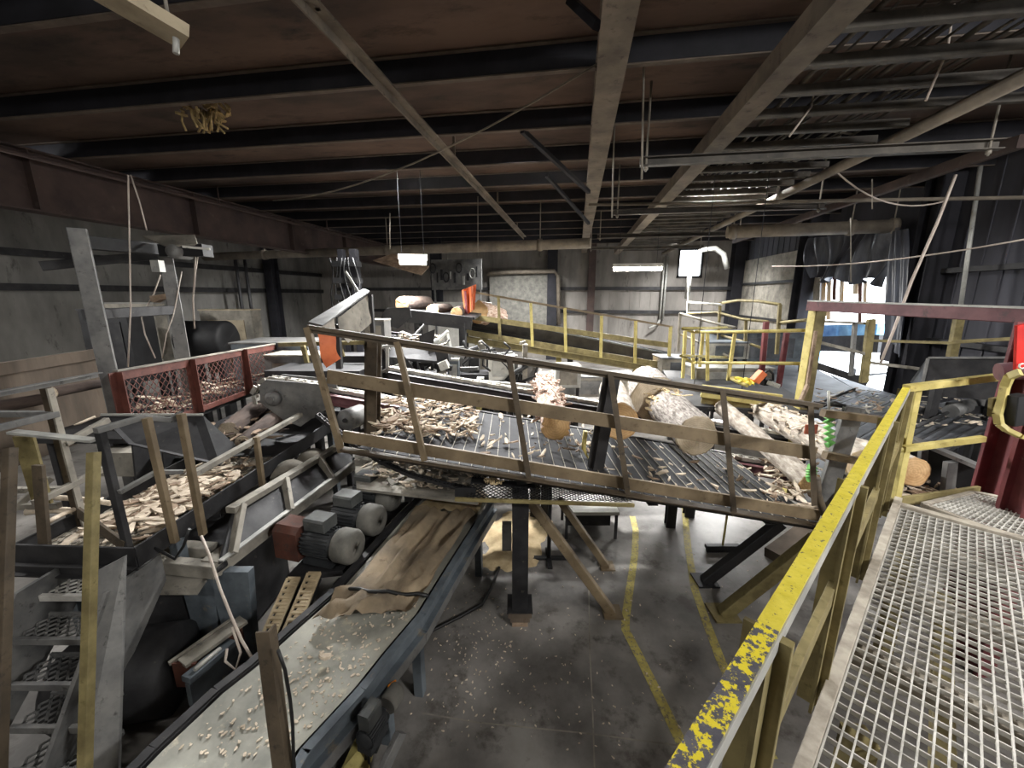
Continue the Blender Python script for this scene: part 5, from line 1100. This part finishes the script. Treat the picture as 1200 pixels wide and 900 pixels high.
frame('cage_railing', 'farthest high rail arching behind the guard cage', 12, 9.5, [(806,354),(845,357)], [], [], [(806,354,806,368),(808,335,806,366)], 'steel_pale', .06)
frame('cage_railing', 'bowed yellow rail behind the dull red post', 11, 9, [(846,355),(865,352),(890,353),(914,357)], [(914,378),(945,375)], [], [(914,357,910,415)], 'yellow_dirty', .07)
for k, (x0,y0,x1,y1,lb) in enumerate(((898,377,894,430,'dull red post at the middle of the guard cage'),(922,390,917,418,'dull red post close to the thick yellow post'))):
    m = MB(); g = at(x1,y1,f=8.2); m.bar(at(x0,y0,f=8.2), V((g.x,g.y,1.5 if k == 0 else 0)), .09, .08, up=FW); m.o('red_post', 'red_col', label=lb, cat='post')
gf = thing('cage_floor', 'dark floor platform under the yellow guard cage', 'platform', at(860,460,f=7.5))
m = MB(); m.prism([L(2.9,6.4,1.52), L(4.9,5.9,1.52), L(5.4,8.6,1.6), L(3.5,9.2,1.6)], -UP*.08); m.o('floor_plate', 'steel_dark', gf)
m = MB(); m.bar(at(822,458,f=6.35), at(915,470,f=6.0), .06, .2); m.o('yellow_beam', 'yellow', gf); m = MB(); m.bar(at(822,468,f=6.5), at(915,480,f=6.1), .06, .12); m.o('yellow_beam', 'yellow_dirty', gf)
for (u,f) in ((3.1,6.6),(4.7,6.2),(5.2,8.4),(3.7,8.9)): m = MB(); m.bar(L(u,f,0), L(u,f,1.45), .12, .12); m.o('leg', 'steel_dark', gf)
t = thing('safety_vest', 'bright yellow cloth thrown on the cage floor', 'cloth', at(872,447,f=6.9))
m = MB(); m.sm = True; m.grid(at(858,443,f=7.1), at(882,446,f=7.0), at(884,455,f=6.7), at(862,449,f=6.8), 14, 10, lambda u, v: UP*(.05*noise.noise(V((u*5,v*5,1))) + .04)); m.o('folded_cloth', 'yellow_chip', t); m = MB(); m.path([at(857,443,f=7.05), at(866,448,f=6.85), at(876,452,f=6.7)], .035, 8); m.o('sleeve', 'yellow', t)
t = thing('chainsaw', 'orange chainsaw with black handle lying on the cage floor', 'chainsaw', at(892,446,f=6.9))
m = MB(); m.bar(at(884,447,f=6.8), at(894,436,f=6.8), .12, .14, up=FW); m.o('body', 'orange', t); m = MB(); m.path([at(896,446,f=6.75), at(896,437,f=6.75), at(901,434,f=6.75), at(906,438,f=6.75), at(906,446,f=6.75)], .02, 8); m.bar(at(893,448,f=6.8), at(902,447,f=6.8), .1, .12, up=FW); m.o('handle', 'black', t); m = MB(); m.bar(at(899,448,f=6.7), at(914,453,f=6.6), .02, .07); m.o('guide_bar', 'steel_pale', t)
block('cage_console', 'small grey console inside the guard cage', 'console', at(848,410,f=9.2), .9, .5, .35, 'steel_pale', 'frame_blue')
block('far_machine', 'blue-grey machine bed beyond the dull red posts', 'machine', at(880,405,f=10.4), 2.2, 1.0, .7, 'frame_blue', 'deck_plate')
block('far_machine', 'dusty machine bed left of the guard cage', 'machine', at(800,430,f=10.0), 1.3, .7, .5, 'frame_dust', 'deck_plate')
block('far_machine', 'pale machine with slanted top below the guard cage', 'machine', at(850,440,f=8.6), 1.6, .7, .4, 'frame_dust', 'steel_pale')
# ================================================================== BACK MACHINERY
rnd = random.Random(5)
mb = thing('saw_carriage', 'cluttered dark saw carriage behind the second log chain', 'machine', at(520,430,f=8))
m = MB(); m.box(V(at(520,440,f=8.2)), 3.4, .8, .2); m.o('bed', 'steel_dark', mb)
m = MB(); m.bar(at(440,438,f=7.4), at(640,455,f=7.4), .1, .1); m.o('guide_rail', 'steel_pale', mb)
for k in range(16):
    x = 452 + k*11.5; y = 425 + k*.9; p = at(x + rnd.uniform(-3,3), y, f=8 + rnd.uniform(-.3,.5)); h = rnd.uniform(.25,.75); m = MB()
    m.box(p + UP*(h/2-.15), rnd.uniform(.08,.25), .2, h); m.bar(p + UP*(h-.1), p + UP*(h-.12) + RT*rnd.uniform(-.3,.3) - FW*.1, .05, .05); m.o('bracket', rnd.choice(['steel_dark','black','steel_grey','steel_dark','frame_dust']), mb)
for k in range(44):
    x, y = rnd.uniform(436, 566), rnd.uniform(394, 452); f = rnd.uniform(6.9, 8.4); p = at(x, y, f=f); m = MB(); c_ = rnd.random()
    if c_ < .35: e = RT*rnd.uniform(-.35,.35) + UP*rnd.uniform(-.3,.3) + FW*rnd.uniform(-.2,.2); m.bar(p - e, p + e, rnd.uniform(.03,.09), rnd.uniform(.03,.09)); nm = 'link_arm'
    elif c_ < .6: m.box(p, rnd.uniform(.1,.3), rnd.uniform(.1,.25), rnd.uniform(.06,.25), ax=RT + UP*rnd.uniform(-.6,.6), ay=FW); nm = 'valve_block'
    elif c_ < .8: e = (RT*rnd.uniform(-.5,.5) + UP*rnd.uniform(-.5,.5)); m.lathe(p - e*.5, e + FW*.05, [(0,.03),(e.length*.4,.03),(e.length*.4,.055),(e.length,.055),(e.length,.001)], 10); nm = 'hydraulic_ram'
    else: m.plate([p, p + RT*rnd.uniform(.15,.4), p + RT*rnd.uniform(.1,.3) + UP*rnd.uniform(.15,.35), p + UP*rnd.uniform(.1,.3)], .02); nm = 'gusset_plate'
    m.o(nm, rnd.choice(['steel_dark','black','steel_dark','steel_grey','frame_dust','steel_pale','black']), mb)
for k in range(5):
    x = 470 + k*24; p = at(x, 408 + k*2, f=7.8); m = MB(); m.tube(p, p + RT*rnd.uniform(.3,.6) + UP*rnd.uniform(-.2,.25), .05, 10); m.o('hydraulic_cylinder', rnd.choice(['steel_pale','steel_grey','steel_dark']), mb)
for k in range(7):
    x = 460 + k*22; P = [at(x + 6*math.sin(j*1.7+k), 395 + j*7 + k, f=7.7) for j in range(6)]; m = MB(); m.path(P, .022, 6); m.o('hydraulic_hose', 'cable_black', mb)
for (x,f) in ((450,8.2),(590,8.4)): p = at(x,445,f=f); m = MB(); m.bar(V((p.x,p.y,0)), p, .16, .16); m.o('leg', 'steel_dark', mb)
block('machine_box', 'white control box with a dark window left of the shaggy log', 'control box', at(588,430,f=7.9), .5, .4, .45, 'white_paint', 'steel_pale')
block('machine_box', 'pale blue-grey tank behind the railing in the clutter', 'tank', at(532,435,f=7.4), .2, .2, .42, 'frame_blue', 'steel_pale')
block('machine_box', 'grey box machine beside the saw hood', 'machine', at(442,392,f=7.4), .4, .4, .5, 'steel_grey', 'frame_dust')
block('machine_box', 'grey machine cover right of the shaggy log', 'machine cover', at(664,440,f=8.0), .5, .5, .4, 'steel_pale', 'frame_dust')
block('machine_box', 'low dusty machine bed under the far walkway', 'machine', at(680,450,f=8.4), 2.2, .7, .4, 'frame_dust', 'steel_grey')
m = MB(); m.path([at(x,y,f=7.6) for x,y in ((608,445),(612,430),(622,424),(630,430),(626,442),(612,447))], .03, 8); m.path([at(x,y,f=7.6) for x,y in ((592,448),(604,436),(618,428))], .05, 8); m.o('black_hose', 'cable_black', label='coiled black hose left of the shaggy log', cat='hose')
m = MB(); m.prism([at(450,405,f=7.2), at(520,412,f=7.2), at(524,424,f=7.0), at(452,418,f=7.0)], -UP*.04); 
for x in (455,515): m.bar(at(x,412,f=7.2), V((at(x,412,f=7.2).x, at(x,412,f=7.2).y, 0)), .1, .1)
m.o('machine_table', 'steel_dark', label='dark steel table below the back deck', cat='table')
chips('bark_chips', 'torn pale splinters heaped below the rounded steel nose', lambda: at(random.uniform(440,520), random.uniform(392,412), f=7.6), 60, .1, .3, ('bark_chip','bark_brown'))
m = MB(); m.box(at(380,440,f=6.6), 1.5, .8, .3); m.box(at(405,430,f=7.6), 1.4, .5, .5)
for x in (365,400): p = at(x,440,f=6.6); m.bar(V((p.x,p.y,0)), p, .1, .1)
m.o('conveyor_cover', 'steel_dark', label='rounded dusty conveyor cover behind the chain head plate', cat='cover')
hm = thing('hydraulic_mast', 'dark hydraulic mast with hanging hoses left of the left back lamp', 'mast', at(412,420,f=9.4))
g = at(412,345,f=9.4)
for s_, w_ in ((-.16,.12),(.14,.16)): m = MB(); m.bar(V((g.x+s_,g.y,0)), V((g.x+s_,g.y,4.3)), w_, .2, up=FW); m.o('upright', 'purlin', hm)
for k in range(4): m = MB(); m.box(V((g.x,g.y-.1,2.9+.36*k)), .55, .3, .12); m.o('cross_head', 'black' if k % 2 else 'steel_dark', hm)
for k in range(6): m = MB(); m.path([V((g.x-.3+.12*k+.06*math.sin(j*1.4+k), g.y-.25, 4.1-.26*j)) for j in range(7)], .018, 6); m.o('hose', 'cable_black', hm)
# seams and shavings on the transfer deck
for k in range(7):
    a, b2 = lerp(at(945,476,z=zt_+.032), at(1010,518,z=zt_+.032), k/7+.07), lerp(at(1003,456,z=zt_+.032), at(1083,474,z=zt_+.032), k/7+.07); m = MB(); m.bar(a, b2, .018, .012); m.o('plate_seam', 'steel_dark', td)
for k in range(6):
    a, b2 = lerp(at(1016,519,z=zt_+.032), at(1082,538,z=zt_+.032), k/6+.08), lerp(at(1090,478,z=zt_+.032), at(1160,497,z=zt_+.032), k/6+.08); m = MB(); m.bar(a, b2, .015, .012); m.o('plate_seam', 'steel_dark', td)
chips('bark_chips', 'torn dusty bark along the far edge of the grey transfer deck', lambda: at(random.uniform(945,1035), random.uniform(455,485), z=zt_+random.uniform(.03,.06)), 90, .05, .2, ('frame_dust','bark_brown'))
fr2 = thing('pale_frame', 'pale square tube frame between the two log chains', 'frame', at(450,410,f=6.8))
m = MB(); m.bar(at(440,408,f=6.8), at(466,404,f=6.8), .05, .05); m.bar(at(442,438,f=6.8), at(470,427,f=6.8), .05, .05); m.o('rail', 'steel_pale', fr2)
for (x,y) in ((445,408),(454,407)): m = MB(); m.bar(at(x,y,f=6.8), at(x,y+30,f=6.8), .05, .05, up=FW); m.o('post', 'steel_pale', fr2)
# ------------------------------------------------------------------ unseen lamps behind the viewpoint and overhead, most of them added as fill
def unseen_lamp(c, d, label, w, tgt=None, sx=1.4, sy=.35):
    c = V(c); d = V(d).normalized()*.75; strip_lamp(c - d, c + d, 'white_paint', label); area(c - UP*.12, tgt if tgt is not None else c - UP*3, sx, sy, w, (1,.99,.97), ax=d)
def purlin_lamp(x, y, label, w, tgt):
    """unseen strip lamp set between two purlins"""
    t = thing('strip_lamp', label, 'lamp', (x, y, 5.88)); a, b = V((x-.7,y,5.9)), V((x+.7,y,5.9))
    m = MB(); m.prof(a, b, [(-.12,.0),(.12,.0),(.07,.06),(-.07,.06)]); m.o('housing', 'white_paint', t)
    for k in (-.05, .05): m = MB(); m.tube(a + V((.03,k,-.02)), b + V((-.03,k,-.02)), .025, 10); m.o('tube', 'tube_light_dim', t)
    area((x, y, 5.84), tgt, 1.3, .22, w, (1,1,.99), 2.0)
unseen_lamp((4.6,-1.0,5.4), (0,1,0), 'strip lamp behind the viewpoint above the right platform', 380, (1.2,4.5,1.4))
unseen_lamp((-3.0,-2.2,5.3), (1,0,0), 'added strip lamp behind the viewpoint above the stair', 70, (-2.6,3.2,.8))  # added fill over the stair, out of view
unseen_lamp((6.8,1.6,5.3), (0,1,0), 'added strip lamp over the far side of the right platform', 220, (4.6,6.0,1.2))  # added to light the transfer deck and logs
unseen_lamp((-10.4,2.2,5.3), (0,1,0), 'added strip lamp along the left wall beyond the frame edge', 300, (-5,6.5,1.5))  # added to light the left faces of the gantry and the guard
purlin_lamp(-1.0, 8.38, 'strip lamp tucked between purlins above the log deck, left of the middle beam', 460, (.9,5.6,0))
purlin_lamp(-4.2, 8.38, 'added strip lamp tucked between purlins above the saw hood', 420, (-2.6,5.6,0))  # added overhead fill, hidden by the nearer purlin
purlin_lamp(3.0, 9.91, 'added strip lamp tucked between purlins above the transfer deck', 300, (4.6,6.6,0))  # added overhead fill for the right side, hidden from view
purlin_lamp(-2.6, 17.56, 'added strip lamp tucked between purlins near the back wall at the left', 420, (-2.8,19,0))  # added to brighten the back wall
purlin_lamp(4.8, 17.56, 'added strip lamp tucked between purlins near the far right corner', 420, (5.2,19.4,0))  # added to brighten the wall towards the corner
purlin_lamp(-9.9, 14.5, 'added strip lamp tucked between purlins over the far left bay', 320, (-11,14.5,0))  # added fill for the far left, not seen from the eye
p_ = L(3.9,7.4,1.42); strip_lamp(p_ - RT*.6, p_ + RT*.6, 'white_paint', 'added strip lamp under the cage floor, lighting the slab below the log deck')  # made-up fixture, hidden from view, brightens the slab
area(p_ - UP*.14, L(.9,4.7,0), 1.1, .25, 170, (1,.99,.97), ax=RT)
# ------------------------------------------------------------------ daylight, world, camera
w = bpy.data.worlds.new('sky'); bpy.context.scene.world = w; w.use_nodes = True
bg = w.node_tree.nodes['Background']; bg.inputs[0].default_value = (.86, .93, 1, 1); bg.inputs[1].default_value = 11.0
cam = bpy.data.cameras.new('camera'); co = bpy.data.objects.new('camera', cam); C.objects.link(co)
cam.sensor_width = 36; cam.lens = FPX/1200*36; cam.clip_start = .02; cam.clip_end = 300
co.location = EYE; co.rotation_euler = (PI/2 - PITCH, 0, YAW)
sc = bpy.context.scene; sc.camera = co
sc.view_settings.view_transform = 'Standard'; sc.view_settings.look = 'None'; sc.view_settings.gamma = 1; sc.view_settings.use_curve_mapping = False
sc.view_settings.exposure = 0.42
sc.cycles.max_bounces = 6; sc.cycles.diffuse_bounces = 4; sc.cycles.glossy_bounces = 3; sc.cycles.caustics_reflective = False; sc.cycles.caustics_refractive = False
sc.cycles.sample_clamp_indirect = 6; sc.cycles.use_denoising = True
